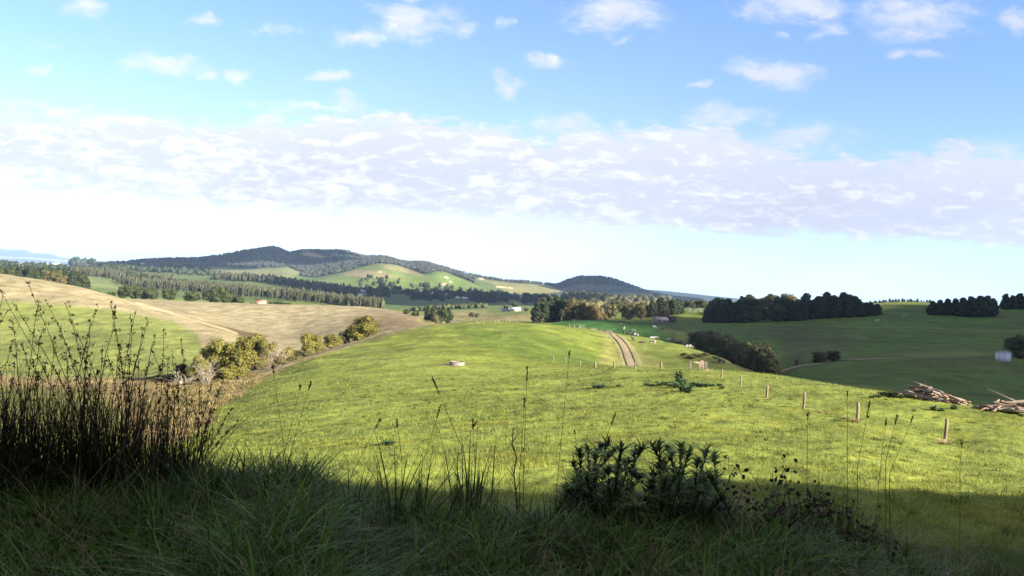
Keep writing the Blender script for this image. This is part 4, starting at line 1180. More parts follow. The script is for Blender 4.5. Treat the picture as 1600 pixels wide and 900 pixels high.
for px, top, k in [(1094, 14.5, 0), (1096, 15, 1), (1098.2, 14, 0)]:
    b = yx(px, 577.8); mb = MB(); mb.box((b[0], b[1], b[2] + top * s_ / 2 - .1), (.16, .07, top * s_ + .2)); mb.build('plank', (M_PLANK, M_POSTG)[k], yd)

def gate(pxa, pxb, py, hp, label):
    a = np.array(hit(pxa, py, 200)); b = np.array(hit(pxb, py + .5, 200)); 
    if abs(a[1] - b[1]) > 25: b = np.array([unroll(pxb, py)[0] * a[1], a[1] + 1.0, 0]); b[2] = ground(b[0], b[1])
    r = empty('farm_gate', a); tag(r, label, 'gate', 'gates along the farm track'); h = px2m(hp, a[1]); d = b - a
    for q in (a * 0, d):
        mb = MB(); mb.tube([q - (0, 0, .3), q + (0, 0, h)], [.13, .12], 8); mb.build('gate_post', M_POSTG, r)
    mb = MB()
    for k in (.30, .62, .92): mb.tube([(0, 0, h * k), d + (0, 0, h * k)], .05, 6)
    mb.build('gate_leaf', M_POSTG, r)
gate(905, 913.5, 513, 4.5, 'leftmost pale farm gate at the top of the dirt track')
gate(924, 931, 516.5, 4, 'middle pale farm gate at the bend of the dirt track')
gate(948, 956, 519.5, 4, 'right pale farm gate beside the cows')

# woodpiles: every old post is its own log
M_LOGS = [simple('log_pink', (.20, .138, .098), .9, .4, 5, .4, stretch=(.5, 4, 4)), simple('log_grey', (.19, .165, .14), .9, .4, 5, .4, stretch=(.5, 4, 4)), simple('log_dark', (.17, .11, .07), .9, .4, 5, .4, stretch=(.5, 4, 4)), simple('log_pale', (.31, .255, .19), .9, .35, 5, .4, stretch=(.5, 4, 4))]
def log_mesh(L, r, mat, seed):
    g_ = np.random.default_rng(seed); mb = MB(); x = np.linspace(-L / 2, L / 2, 6)
    p = np.stack([x, g_.normal(0, .012, 6).cumsum(), g_.normal(0, .012, 6).cumsum()], 1); rr = r * np.interp(x, [-L / 2, -L / 2 + .02, L / 2 - .02, L / 2], [.88, 1.05, .92, .8])
    mb.tube(p, rr, 9); return mb.build('old_post', mat, rawmesh=True)
LOGS = [log_mesh(L, r, M_LOGS[m], 50 + i) for i, (L, r, m) in enumerate([(2.1, .075, 0), (1.8, .085, 1), (2.3, .07, 0), (1.6, .09, 2), (2.0, .08, 3), (1.2, .09, 1), (2.6, .06, 3), (1.9, .075, 2)])]
def pile(a, b, n, H, wid, label, group, seed):
    g_ = np.random.default_rng(seed); a = np.array(a); b = np.array(b); d = b - a; L = np.hypot(d[0], d[1]); ax = d[:2] / L; nx = np.array([-ax[1], ax[0]]); yaw0 = math.atan2(ax[1], ax[0])
    items = sorted([(g_.random(), g_.uniform(-1, 1), g_.random()) for _ in range(n)], key=lambda q: q[2])
    for s, q, f in items:
        hh = np.interp(s, [0, .12, .3, .6, 1], H) * (1 - .75 * q * q)
        xy = a[:2] + ax * s * L + nx * q * wid
        z = float(ground(xy[0], xy[1])) + .09 + f * hh
        sl = (np.interp(min(1, s + .1), [0, .12, .3, .6, 1], H) - np.interp(max(0, s - .1), [0, .12, .3, .6, 1], H)) / (.2 * L) * f + d[2] / L
        o = obj('old_post', LOGS[g_.integers(0, len(LOGS))]); o.location = (xy[0], xy[1], z)
        end_on = g_.random() < (.45 if s < .15 else .14)
        o.rotation_euler = (0, -math.atan(sl) + g_.normal(0, .10), yaw0 + (g_.normal(1.25, .3) if end_on else g_.normal(0, .24)))
        tag(o, label, 'old post', group)
pa, pb = at(1424, 63), at(1497, 60.5)
pile(pa, pb, 88, [.75, 1.12, 1.0, .65, .35], .95, 'weathered old timber post lying in the left-hand woodpile of the paddock', 'old posts of the left woodpile', 5)
qa, qb = at(1542, 57), at(1660, 55)
pile(qa, qb, 80, [.25, .5, .75, .95, .9], 1.0, 'weathered old timber post lying in the right-hand woodpile, cut by the edge of the photo', 'old posts of the right woodpile', 6)
def longpole(name, p1, p2, r, label):
    mb = MB(); p1, p2 = np.array(p1), np.array(p2); mb.tube([p1, (p1 + p2) / 2 - (0, 0, .03), p2], [r, r * .95, r * .9], 8)
    o = mb.build(name, M_LOGS[3]); tag(o, label, 'pole')
def up(px, py, Y): u, e = unroll(px, py); return np.array([u * Y, Y, CZ + e * Y])
longpole('long_pole', up(1543, 607.5, 57.5), up(1616, 639, 55.8), .05, 'long thin pale pole jutting up to the left from the right-hand woodpile')
longpole('long_pole', up(1580, 623, 57), up(1612, 648, 55.2), .075, 'shorter thick pale pole propped beneath the long one on the right-hand woodpile')
longpole('long_pole', up(1416, 600, 63.5), up(1440, 611, 63), .07, 'pale post end sticking up at the top left corner of the left-hand woodpile')
longpole('long_pole', up(1447, 606, 62), up(1475, 622, 61), .075, 'pale clean post lying aslant on top of the left-hand woodpile')
longpole('long_pole', up(1504, 646, 58), up(1572, 649, 57), .07, 'dark long post laid along the grass at the left foot of the right-hand woodpile')
longpole('long_pole', up(1398, 622.5, 64), up(1426, 625, 63.4), .07, 'grey post lying on the grass left of the left-hand woodpile')

# ------------------------------------------------------------------ trough, tank, power line
M_CONC = simple('concrete', (.16, .14, .115), .9, .25, 5, .3)
M_WATER = simple('trough_water', (.05, .06, .06), .15, .1, 3)
h = hit(714, 571, 60); tr = empty('cattle_trough', h); tag(tr, 'round concrete cattle trough alone in the middle of the sunlit hill', 'trough')
def ringmesh(r0, r1, z0, z1, n=28):
    th = np.linspace(0, 2 * math.pi, n, endpoint=False); c, s = np.cos(th), np.sin(th)
    v = np.concatenate([np.stack([c * r, s * r, 0 * c + z], 1) for r, z in ((r1, z0), (r1, z1), (r0, z1), (r0, z0 + .1))])
    j = np.arange(n); k = (j + 1) % n
    return v, np.concatenate([np.stack([j + a * n, k + a * n, k + (a + 1) * n, j + (a + 1) * n], 1) for a in range(3)])
mb = MB(); mb.add(*ringmesh(.95, 1.12, -.4, .58)); mb.build('trough_wall', M_CONC, tr)
mb = MB(); mb.add([(math.cos(a) * .96, math.sin(a) * .96, .46) for a in np.linspace(0, 6.2832, 29)[:-1]] + [(0, 0, .46)], t=[(i, (i + 1) % 28, 28) for i in range(28)]); mb.build('water', M_WATER, tr)
mb = MB(); g_ = np.random.default_rng(3); th = np.linspace(0, 6.2832, 41)[:-1]; rr = 1.6 * (1 + .25 * vnoise(th * 2, th * 0, 2)); 
vv = [(math.cos(a) * r * 1.2 - .5, math.sin(a) * r, float(ground(h[0] + math.cos(a) * r * 1.2 - .5, h[1] + math.sin(a) * r)) - h[2] + .05) for a, r in zip(th, rr)]
mb.add(vv + [(-.5, 0, .06)], t=[(i, (i + 1) % 40, 40) for i in range(40)]); o = mb.build('trampled_earth', M_TRACK2); o.location = h; tag(o, kind='structure')

h = hit(1567, 563.5, 170); tk = empty('water_tank', h); tag(tk, 'round concrete farm water tank with a low conical lid on the shaded hill', 'water tank')
r_ = px2m(10.5, h[1]); hh = px2m(12.5, h[1])
m_tank = simple('tank_concrete', (.55, .55, .57), .85, .3, .6, .3, color2=(.30, .30, .32), stretch=(3, 3, .25))
mb = MB(); mb.tube([(0, 0, -.6), (0, 0, hh)], r_, 32); mb.build('wall', m_tank, tk)
mb = MB(); mb.tube([(0, 0, hh - .02), (0, 0, hh + .12), (0, 0, hh + .5)], [r_ * 1.05, r_ * 1.04, r_ * .12], 32); mb.build('lid', simple('tank_lid', (.34, .33, .31), .8, .2, 3), tk)
mb = MB(); mb.box((-r_ * .1, -r_ * .2, hh + .5), (.7, .7, .28)); mb.build('hatch', M_CONC, tk)

def power_pole(p, H, label):
    r = empty('power_pole', p); tag(r, label, 'power pole')
    mb = MB(); mb.tube([(0, 0, -.5), (0, 0, H)], [.2, .14], 8); mb.build('pole', M_POSTG, r)
    mb = MB(); mb.box((0, 0, H - .5), (2.2, .14, .16)); ca = mb.build('crossarm', M_POSTG, r)
    for x in (-.95, 0.35, .95):
        mb = MB(); mb.tube([(x, 0, H - .42), (x, 0, H - .2)], [.06, .05], 6); mb.build('insulator', simple('insulator', (.5, .5, .5)) if False else M_CONC, ca)
    return np.array(p) + (0, 0, H - .2)
p1 = at(1004.5, 505); zt = CZ + unroll(1005, 490.5)[1] * 505
t1 = power_pole(p1, zt - p1[2], 'wooden power pole with a crossarm left of the pink-roofed shed')
p2 = at(817, 760); zt = CZ + unroll(818, 480)[1] * 760
t2 = power_pole(p2, zt - p2[2], 'distant power pole close by the white sheds')
for k, dx in enumerate((-.95, .35, .95)):
    a = t1 + (dx, 0, 0); b = t2 + (dx, 0, 0); s = np.linspace(0, 1, 30)[:, None]; P = a + (b - a) * s - np.array([0, 0, 7.5]) * (4 * s * (1 - s))
    mb = MB(); mb.tube(P, .03, 4); o = mb.build('power_line', simple('wire', (.25, .25, .25)) if k == 0 else bpy.data.materials['wire'])
    tag(o, 'thin overhead wire crossing in front of the big grove, %s of the three' % ('leftmost', 'middle', 'rightmost')[k], 'wire', 'overhead wires')

# ------------------------------------------------------------------ buildings
M_WHITE = simple('white_wall', (.55, .54, .51), .8, .08, .5); M_CREAM = simple('cream_wall', (.62, .52, .40), .85, .1, .5)
M_REDR = simple('terracotta_roof', (.42, .17, .10), .8, .25, 1.5); M_PINKR = simple('faded_pink_roof', (.36, .29, .28), .7, .2, .8); M_GREYR = simple('iron_roof', (.45, .47, .50), .5, .15, .8)
M_DARKW = simple('dark_hut_wall', (.05, .05, .055), .8, .2, 1); M_GLASS = simple('window_glass', (.04, .05, .06), .15, .1, 2); M_WHITER = simple('white_roof', (.55, .55, .55), .6, .08, .5)
def building(p, w, d, h, rh, rz, wm_, rm, label, name='farm_building', win=2, door=True, cat='building', group=None, flat=False):
    r = empty(name, (p[0], p[1], p[2] - .2), rz); tag(r, label, cat, group)
    mb = MB(); x, y = w / 2, d / 2
    if flat: mb.box((0, 0, h / 2), (w, d, h))
    else:
        v = [(-x,-y,0),(x,-y,0),(x,y,0),(-x,y,0),(-x,-y,h),(x,-y,h),(x,y,h),(-x,y,h),(-x,0,h+rh),(x,0,h+rh)]
        mb.add(v, [(0,1,5,4),(2,3,7,6),(0,3,2,1)], [(1,2,6),(1,6,5),(5,6,9),(3,0,4),(3,4,7),(7,4,8)])
    mb.build('wall', wm_, r)
    mb = MB(); o_ = .35; tkk = .14
    if flat: mb.box((0, 0, h + .1), (w + .5, d + .5, .2))
    else:
        for s in (-1, 1):
            e0 = np.array([0, s * (y + o_), h - o_ * rh / y]); e1 = np.array([0, 0, h + rh]); X = np.array([x + o_, 0, 0]); nrm = np.array([0, 0, tkk])
            v = [e0 - X, e0 + X, e1 + X, e1 - X]; v = v + [q + nrm for q in v]
            mb.add(v, [(0,3,2,1),(4,5,6,7),(0,1,5,4),(1,2,6,5),(2,3,7,6),(3,0,4,7)])
    mb.build('roof', rm, r)
    for k in range(win):
        xx = -w / 2 + w * (k + .7) / (win + .6); mb = MB(); mb.box((xx, -y - .01, h * .55), (w / (win + 1) * .55, .1, h * .35)); mb.build('window', M_GLASS, r)
    if door: mb = MB(); mb.box((w * .38, -y - .012, h * .36), (w * .09, .1, h * .72)); mb.build('door', M_DARKW, r)
    return r
def bat(px, py, Y, lift=0): 
    p = list(at(px, Y)); return p
def see(px, pytop, Y, htot):
    """stand a building so that its ridge shows at the image height given, never above the ground it needs"""
    p = at(px, Y); z = CZ + unroll(px, pytop)[1] * Y - htot
    return (p[0], p[1], min(p[2], z) if z < p[2] else p[2])
building(at(407, 735), 9.5, 7, 4.2, 2.2, .3, M_CREAM, M_REDR, 'cream cottage with a red tiled roof among bushes behind the brown hill', 'cottage', cat='house')
building(at(1032, 518), 8, 6, 2.6, 1.5, .25, M_PINKR, M_PINKR, 'long shed with a faded pink roof by the power pole', 'farm_shed', cat='shed')
building(at(1024, 522), 3.5, 3.5, 2.4, 1.0, .2, M_WHITE, M_WHITER, 'little white outbuilding left of the pink-roofed shed', 'farm_shed', 1, cat='shed')
building(at(1046.5, 530), 7, 5, 3.6, 0, .1, M_DARKW, M_DARKW, 'small black flat-topped hut at the edge of the sunlit field', 'hut', 0, cat='hut', flat=True)
p = at(1214, 640); building((p[0], p[1], CZ + unroll(1214, 483)[1] * 640), 9, 8, 6.2, 2.2, .3, M_WHITE, M_GREYR, 'white two-storey house half hidden in the dark shelterbelt', 'farmhouse', 3, cat='house')
building(at(790, 860), 9, 6, 3.0, 1.5, .2, M_WHITE, M_CREAM, 'low pale shed at the left of the sheds on the valley flat', 'farm_shed', cat='shed')
building(at(797, 850), 6, 6, 3.0, 1.5, .1, M_WHITE, M_WHITER, 'small white shed between the two others on the valley flat', 'farm_shed', 1, cat='shed')
building(at(805, 840), 10, 7, 3.2, 1.6, .2, M_WHITE, M_WHITER, 'biggest white shed on the valley flat beside the grove', 'farm_shed', 2, cat='shed')
for px, Y, w, h, l, rm in [(715, 1950, 11, 4, 'left one of two white roofs side by side among the dark valley trees', M_WHITER), (726, 1950, 15, 3.5, 'longer right one of two white roofs side by side among the dark valley trees', M_WHITER),
                       (757, 1850, 10, 5, 'bright white house standing lower right of the two white roofs', M_WHITER), (741, 1980, 8, 6, 'small white shed between the long white roof and the bright white house', M_WHITER), (768, 2300, 12, 6, 'tiny grey roofed house among dark trees near the right of the valley floor', M_GREYR),
                       (586, 2150, 14, 4, 'long pale roof half hidden in dark trees under the cleared hills, left', M_GREYR), (567, 2170, 12, 4, 'pale roof at the left end of the dark valley trees', M_GREYR), (563, 1620, 8, 6, 'bright white tank-like shed just above the long plantation', M_WHITER),
                       (677, 2300, 14, 6, 'pale farmhouse under the green spur in the middle of the dark valley wood', M_CREAM), (695, 2250, 14, 6, 'second pale farmhouse under the green spur', M_CREAM), (812, 2300, 12, 6, 'tiny white house at the far right of the valley floor', M_WHITER)]:
    p = at(px, Y); building((p[0], p[1], p[2] + 3), w, 9, h, 2.5, rng.uniform(-.3, .3), M_WHITE, rm, l, 'valley_house', 0, False, 'house', 'white houses of the valley floor')
for px, Y, w, l in [(222, 3700, 16, 'tiny white house under the dark left end of the range'), (85, 4300, 60, 'pale buildings of a far farm on the left plain'), (70, 4400, 50, 'pale far farm roof left of the other on the plain')]:
    p = at(px, Y); building((p[0], p[1], p[2] + 8), w, 12, 9, 3, 0, M_WHITE, M_WHITER, l, 'far_house', 0, False, 'house')

# ------------------------------------------------------------------ cattle
def hide(name, lo, hi, seed):
    m, t, out = nt(name); tc = N(t, 'ShaderNodeTexCoord'); oi = N(t, 'ShaderNodeObjectInfo')
    mp = N(t, 'ShaderNodeMapping'); t.links.new(tc.outputs['Object'], mp.inputs[0]); t.links.new(math_(t, 'MULTIPLY', oi.outputs['Random'], 50), mp.inputs['Location'])
    n = N(t, 'ShaderNodeTexNoise', i_Scale=1.5, i_Detail=1.0); t.links.new(mp.outputs[0], n.inputs['Vector'])
    f = math_(t, 'GREATER_THAN', n.outputs[0], lo); c = mixc(t, f, (.02, .018, .016), (.32, .30, .26))
    p = N(t, 'ShaderNodeBsdfPrincipled', i_Roughness=.8); t.links.new(c, p.inputs['Base Color']); t.links.new(p.outputs[0], out.inputs[0]); return m
H_PIED = hide('pied_hide', .53, 0, 1); H_BLACK = hide('black_hide', .66, 0, 2); H_WHITE = hide('white_hide', .34, 0, 3)


def skin(name, pts, edges, rad, mat, root=0, sub=1):
    me = bpy.data.meshes.new(name + '_base'); me.from_pydata(pts, edges, [])
    o = bpy.data.objects.new(name, me); COL.objects.link(o)
    md = o.modifiers.new('s', 'SKIN'); md.use_smooth_shade = True
    for i, r in enumerate(rad):
        me.skin_vertices[0].data[i].radius = r if isinstance(r, tuple) else (r, r)
    me.skin_vertices[0].data[root].use_root = True
    o.modifiers.new('u', 'SUBSURF').levels = sub
    dg = bpy.context.evaluated_depsgraph_get()
    m2 = bpy.data.meshes.new_from_object(o.evaluated_get(dg)); m2.name = name
    bpy.data.objects.remove(o); m2.materials.clear(); m2.materials.append(mat)
    return m2


def cow_mesh(mat, graze=True, lying=False):
    dz = -.62 if lying else 0
    P = [(0, 0, 1.05), (-.45, 0, 1.04), (-.80, 0, 1.10), (.40, 0, 1.06), (.75, 0, 1.12)]
    E = [(0, 1), (1, 2), (0, 3), (3, 4)]; Rr = [(.36, .40), (.34, .38), (.27, .27), (.33, .37), (.24, .27)]
    if graze and not lying: nk = [(1.05, 0, .86), (1.22, 0, .48), (1.36, 0, .22), (1.48, 0, .08)]
    else: nk = [(1.00, 0, 1.28), (1.16, 0, 1.46), (1.36, 0, 1.40), (1.54, 0, 1.28)]
    b = len(P); P += nk; E += [(4, b), (b, b + 1), (b + 1, b + 2), (b + 2, b + 3)]; Rr += [.17, .15, .12, .085]
    for s in (-1, 1):                                   # ears
        k = len(P); P += [(nk[1][0] + .02, s * .24, nk[1][2] + .05)]; E += [(b + 1, k)]; Rr += [.04]
    for (x, s) in ((-.68, 1), (-.68, -1), (.55, 1), (.55, -1)):
        k = len(P); fr = x > 0; y = s * .2
        if lying: L = [(x, s * .34, .82), (x + .22, s * .44, .72), (x + .42, s * .42, .68)]
        elif fr: L = [(x, y, .74), (x + .02, y, .40), (x + .02, y, .05)]
        else: L = [(x + .10, y, .74), (x - .12, y, .46), (x - .06, y, .05)]
        P += L; E += [(2 if not fr else 4, k), (k, k + 1), (k + 1, k + 2)]; Rr += [.12, .075, .06]
    k = len(P); P += [(-.98, 0, 1.12), (-1.04, 0, .75), (-1.02, 0, .5)]; E += [(2, k), (k, k + 1), (k + 1, k + 2)]; Rr += [.05, .03, .045]
    if not lying:                                        # udder
        k = len(P); P += [(-.38, 0, .66)]; E += [(1, k)]; Rr += [.14]
    P = [(x, y, z + dz) for x, y, z in P]
    return skin('cow', P, E, Rr, mat)
COWS = {}
for kname, mt_ in (('pied', H_PIED), ('black', H_BLACK), ('white', H_WHITE)):
    for pose in ('graze', 'stand', 'lie'): COWS[kname, pose] = cow_mesh(mt_, pose == 'graze', pose == 'lie')
def cow(px, py, kname, pose, rz, label, s=1.0, ymin=200):
    h = hit(px, py, ymin)
    if h is None: return
    o = obj('cow', COWS[kname, pose]); o.location = (h[0], h[1], h[2] - .03); o.rotation_euler = (0, 0, rz); o.scale = (s, s, s)
    tag(o, label, 'cow', 'cattle on the slopes')
for a in [
    (970, 508.5, 'black', 'graze', .2, 'mostly black cow grazing highest on the dark green crop'), (986, 508.5, 'black', 'graze', 2.9, 'black cow right of the highest one on the dark green crop'),
    (975, 515.5, 'white', 'stand', 1.2, 'pale cow standing face-on below the two black ones on the dark crop'), (990, 518.5, 'pied', 'graze', .3, 'pied cow low on the dark green crop right of the pale one'),
    (974.5, 523, 'black', 'stand', 1.3, 'black cow standing on the hill edge by the right-hand gate'), (985, 525, 'black', 'graze', .1, 'black cow grazing just right of the one by the gate'),
    (993, 526, 'pied', 'graze', .4, 'pied cow with a white rump touching the grazing black one'), (989.5, 533, 'pied', 'stand', 1.9, 'big pied cow standing nearest the dirt track'),
    (1003, 536, 'black', 'lie', .2, 'dark cow lying in the grass right of the big pied one'), (1020, 537.5, 'white', 'graze', 2.8, 'white-sided cow grazing in the middle of the sunlit slope'),
    (1018.5, 529, 'white', 'lie', 0, 'white cow lying on the brow of the sunlit slope'), (1026, 530, 'white', 'graze', .3, 'small white cow right of the lying one on the brow'),
    (1044, 533, 'white', 'graze', 3.0, 'white cow on the brow halfway to the dark valley trees'), (1051, 535, 'black', 'graze', .2, 'black cow on the brow right of the halfway white one'),
    (1056, 536, 'pied', 'lie', .1, 'pied cow lying on the brow next to the black pair'), (1063, 537, 'black', 'stand', .9, 'big black cow on the brow nearest the dark valley trees'),
    (1028, 520, 'black', 'graze', .2, 'black cow alone on the brown flat behind the brow'), (1035, 517, 'black', 'graze', 2.9, 'small black cow higher on the brown flat'),
    (1022, 513, 'white', 'graze', .2, 'pale cow below the pink-roofed shed'), (1073, 545, 'pied', 'stand', .2, 'left cow of the pied pair on the slope above the yard corner'),
    (1079, 545.5, 'pied', 'graze', .1, 'right cow of the pied pair on the slope above the yard corner'), (1127, 568, 'black', 'graze', .5, 'black cow on the scrubby slope right of the yard corner'),
    (1370, 502, 'white', 'lie', .2, 'white cow lying on the shaded hill right of the shelterbelt', 1.5), (1413.5, 494.5, 'white', 'lie', .1, 'white cow lying high on the shaded hill left of the cypress clump', 1.5),
    (131, 452.5, 'white', 'lie', .1, 'white cow in the pale field at the left, below the dark belt', .8, 470), (146, 459, 'white', 'graze', .2, 'second white cow in the pale field at the left', .8, 470),
    (154, 458.5, 'black', 'graze', .1, 'black cow beside the second white one in the left pale field', .8, 470)]:
    cow(*a)

# ------------------------------------------------------------------ weeds in the paddock
L_WEED = leafy('thistle_leaf', (.050, .085, .034), .2, .3)
L_STRAWT = leafy('straw_tuft', (.36, .29, .15), .25, .3)
def weed_mesh(seed, n=90, tall=.6):
    g_ = np.random.default_rng(seed); a = g_.uniform(0, 6.28, n); z = g_.uniform(0, tall, n) * g_.random(n) ** .5
    base = np.stack([np.cos(a) * .12, np.sin(a) * .12, z], 1)
    v, q, c = blades(base, g_.uniform(.25, .55, n), g_.uniform(.6, 1.2, n), a, g_.uniform(.08, .15, n), 3, .55, np.repeat(g_.uniform(.6, 1.3, (n, 1)), 3, 1))
    return mesh_np('weed_plant', v, q, L_WEED, c)
WEEDS = [weed_mesh(1), weed_mesh(2, 70, .25), weed_mesh(3, 110, .9)]
k = 0
for (px, py, w, v, l) in [(1060, 597, 1.5, 2, 'tallest dark leafy thistle in the patch on the sunlit brow'), (1068, 612, 1.4, 0, 'lowest dark leafy thistle at the front of the patch on the brow'), (1075, 614, 1.2, 0, None), (1030, 603, 1.1, 1, None), (1040, 602, 1.2, 1, None), (1048, 604, 1.1, 1, None), (1018, 604, 1.0, 1, None), (1010, 602, .9, 1, None), (1056, 606, 1.2, 0, None), (1083, 603, 1.2, 1, None), (1092, 604, 1.2, 1, None), (1101, 605, 1.2, 1, None), (1112, 604, .9, 1, None), (1124, 603, .9, 1, None), (1128, 607, .8, 1, None), (1066, 603, 1.2, 0, None),
                      (938, 607, 1.2, 1, 'dark leafy weed alone at the left of the thistle patch'), (929, 606, .9, 1, 'smaller dark weed at the far left of the thistle patch'), (966, 604, .7, 1, 'small dark weed between the lone weed and the thistle patch'),
                      (606, 696, .75, 1, 'dark weed casting a small shadow in the left part of the sunlit paddock'), (1378, 617, 1.0, 1, None), (1388, 619, 1.1, 1, None), (1398, 620, 1.1, 0, None), (1408, 622, 1.1, 1, None), (1415, 617, 1.0, 1, None), (1372, 621, .9, 1, None), (1362, 622, .8, 1, None), (1490, 640, .8, 0, None), (1458, 641, .8, 0, None), (1470, 642, .7, 1, None)]:
    h = hit(px, py, 15)
    if not h: continue
    o = obj('weed_plant', WEEDS[v]); o.location = (h[0], h[1], h[2] - .05); o.rotation_euler = (0, 0, rng.uniform(0, 6)); s = w * rng.uniform(.9, 1.1); o.scale = (s, s, s * .9)
    right = px > 1300
    tag(o, l or ('low green weed growing against the left-hand woodpile' if right else 'low dark thistle of the patch on the sunlit brow'), 'weed', 'weeds by the woodpile' if right else ('thistle patch on the brow' if px > 1000 else None))
for i, (px, py, w) in enumerate([(1476, 694, 1.0), (1338, 660, .9), (1322, 655, .7), (1108, 581, 1.3), (1283, 645, .6), (1200, 625, .5)]):
    h = hit(px, py, 15); n = 80; g_ = np.random.default_rng(70 + i); a = g_.uniform(0, 6.28, n)
    v, q, c = blades(np.stack([np.cos(a) * g_.uniform(0, .3, n), np.sin(a) * g_.uniform(0, .25, n), 0 * a - .03], 1) * w, g_.uniform(.2, .5, n) * w, g_.uniform(.2, .9, n), a, g_.uniform(.02, .045, n), 3, .3, np.repeat(g_.uniform(.6, 1.2, (n, 1)), 3, 1))
    o = obj('straw_tuft', mesh_np('straw_tuft', v, q, L_STRAWT, c)); o.location = h
    tag(o, ['pale dry grass tuft around the foot of the nearest post', 'pale dry grass tuft at the second nearest post', 'pale dry grass tuft left of the second nearest post', 'pale dry grass clump right of the yard corner', 'small dry tuft between the second and third posts', 'small dry tuft at the thin leaning post'][i], 'grass tuft')
for i, (px, py, w) in enumerate([(1078, 560, 3.6), (1090, 558, 4.2), (1100, 556, 3.6), (1068, 556, 2.6), (1118, 562, 2.8), (1125, 566, 2.0)]):
    h = hit(px, py, 130)
    if h: tree('dull', h, 1.0, w, 'flat brown scrub spreading on the slope behind the yard corner', 'low_scrub', 'scrub', 'brown scrub behind the yard corner')
# ------------------------------------------------------------------ tall trimmed windbreak on the bank behind the road, unseen: shaped to throw the near shade
L_HEDGE = leafy('hedge_leaf', (.03, .045, .018), .05)
for i, x in enumerate(np.arange(-14, 130, 4.2)):
    htop = HEDGE - 2.1 * (1 - float(sstep(34, 50, x))) + 1.0 * math.sin(i * 1.7) * .35 + rng.uniform(-.25, .25)
    B = [(rng.uniform(-1.2, 1.2), rng.uniform(-.7, .7), z, 2.5, 1.5, 1.5) for z in np.arange(.8, htop - 1.1, 1.5)] + [(-1.2, 0, htop - 1.2, 1.7, 1.4, 1.2), (1.2, 0, htop - 1.2, 1.7, 1.4, 1.2)]
    r = empty('windbreak_tree', (x, -9.5, 7.0)); tag(r, 'dense trimmed windbreak tree, unseen on the bank behind the road', 'tree', 'windbreak behind the road')
    obj('crown', crown_mesh('crown', B, 1500, .22, L_HEDGE, .97, seed=400 + i), r)
    mb = MB(); mb.tube([(0, 0, -.5), (0, 0, htop * .6)], [.3, .15], 8); mb.build('trunk', M_BARK, r)

# ------------------------------------------------------------------ short pasture sward
L_SWARD = leafy('sward', (1, 1, 1), .25, .0)
def cell(X, Y):
    j, t_ = _uj(X / Y); i = np.clip(((np.log(Y) - LY[0]) / (LY[1] - LY[0])).astype(int), 0, NY - 1)
    return CG[j, i]
n = 330000
ly = rng.uniform(math.log(8.5), math.log(150), n); Y = np.exp(ly); X = rng.uniform(-.74, .74, n) * Y
cl = fbm(X / .8, Y / .8, 111, 3); cl2 = fbm(X / 4, Y / 4, 121, 2)
keep = rng.random(n) < np.clip(.7 + 1.2 * cl, .2, 1); X, Y, cl, cl2 = X[keep], Y[keep], cl[keep], cl2[keep]; n = len(X)
Z = ground(X, Y)
hgt = (.055 + .075 * np.clip(cl + .4, 0, 1.2)) * rng.uniform(.6, 1.5, n) * (1 + .25 * sstep(40, 120, Y))
wid = np.maximum(.010, .0011 * Y) * rng.uniform(.6, 1.4, n)
tn = cell(X, Y) * (1.0 + .42 * cl + .16 * cl2)[:, None] * rng.uniform(.7, 1.25, (n, 1))
dryb = rng.random(n) < .10 + .12 * (cl2 > .15); tn[dryb] = tn[dryb] * np.array([1.3, 1.1, 1.1])
v, q, c = blades(np.stack([X, Y, Z - .01], 1), hgt, rng.uniform(.1, .9, n), rng.uniform(0, 6.28, n), wid, 1, 0.0, np.clip(tn, .005, .6))
tag(obj('pasture_grass', mesh_np('pasture_grass', v, q, L_SWARD, c)), 'short grazed pasture grass of the sunlit paddock', 'grass', kind='stuff')
# ranker tufts left by the cattle
n0 = 900; ly = rng.uniform(math.log(9), math.log(110), n0); Yc = np.exp(ly); Xc = rng.uniform(-.74, .74, n0) * Yc
m_ = 26; X = np.repeat(Xc, m_) + rng.normal(0, .10, n0 * m_) * np.repeat(rng.uniform(.5, 1.6, n0), m_); Y = np.repeat(Yc, m_) + rng.normal(0, .10, n0 * m_)
n = n0 * m_; tn = cell(X, Y) * np.repeat(rng.uniform(.45, .9, n0), m_)[:, None] * rng.uniform(.7, 1.3, (n, 1))
v, q, c = blades(np.stack([X, Y, ground(X, Y) - .02], 1), rng.uniform(.08, .26, n), rng.uniform(.2, 1.0, n), rng.uniform(0, 6.28, n), np.maximum(.010, .0009 * Y), 2, .25, np.clip(tn, .004, .5))
tag(obj('rank_tufts', mesh_np('rank_tufts', v, q, L_SWARD, c)), 'darker ungrazed tufts dotted over the sunlit paddock', 'grass', kind='stuff')
# rushes and rank grass of the creek flat
n0 = 520; pts = []
while len(pts) < n0:
    px, py = rng.uniform(230, 440), rng.uniform(585, 668)
    h = hit(px, py, 30)
    if h is None: continue
    u_, e_ = unroll(px, py); cc_ = cell(np.array([h[0]]), np.array([h[1]]))[0]
    if cc_[0] > cc_[1] * 1.02 and fbm(np.array([h[0] / 4]), np.array([h[1] / 6]), 131, 2)[0] > -.12: pts.append(h)
pts = np.array(pts); m_ = 30; n = n0 * m_
b = np.repeat(pts, m_, 0) + rng.normal(0, .25, (n, 3)) * (1, 1, 0); b[:, 2] = ground(b[:, 0], b[:, 1]) - .03
tone = np.repeat(rng.uniform(.5, 1.25, n0), m_)[:, None] * rng.uniform(.7, 1.25, (n, 1)); cb_ = np.repeat(np.where(rng.random((n0, 1)) < .45, np.array([[.10, .095, .035]]), np.array([[.24, .19, .085]])), m_, 0)
v, q, c = blades(b, rng.uniform(.25, .75, n), rng.uniform(.1, .7, n), rng.uniform(0, 6.28, n), np.full(n, .07), 2, .2, cb_ * tone)
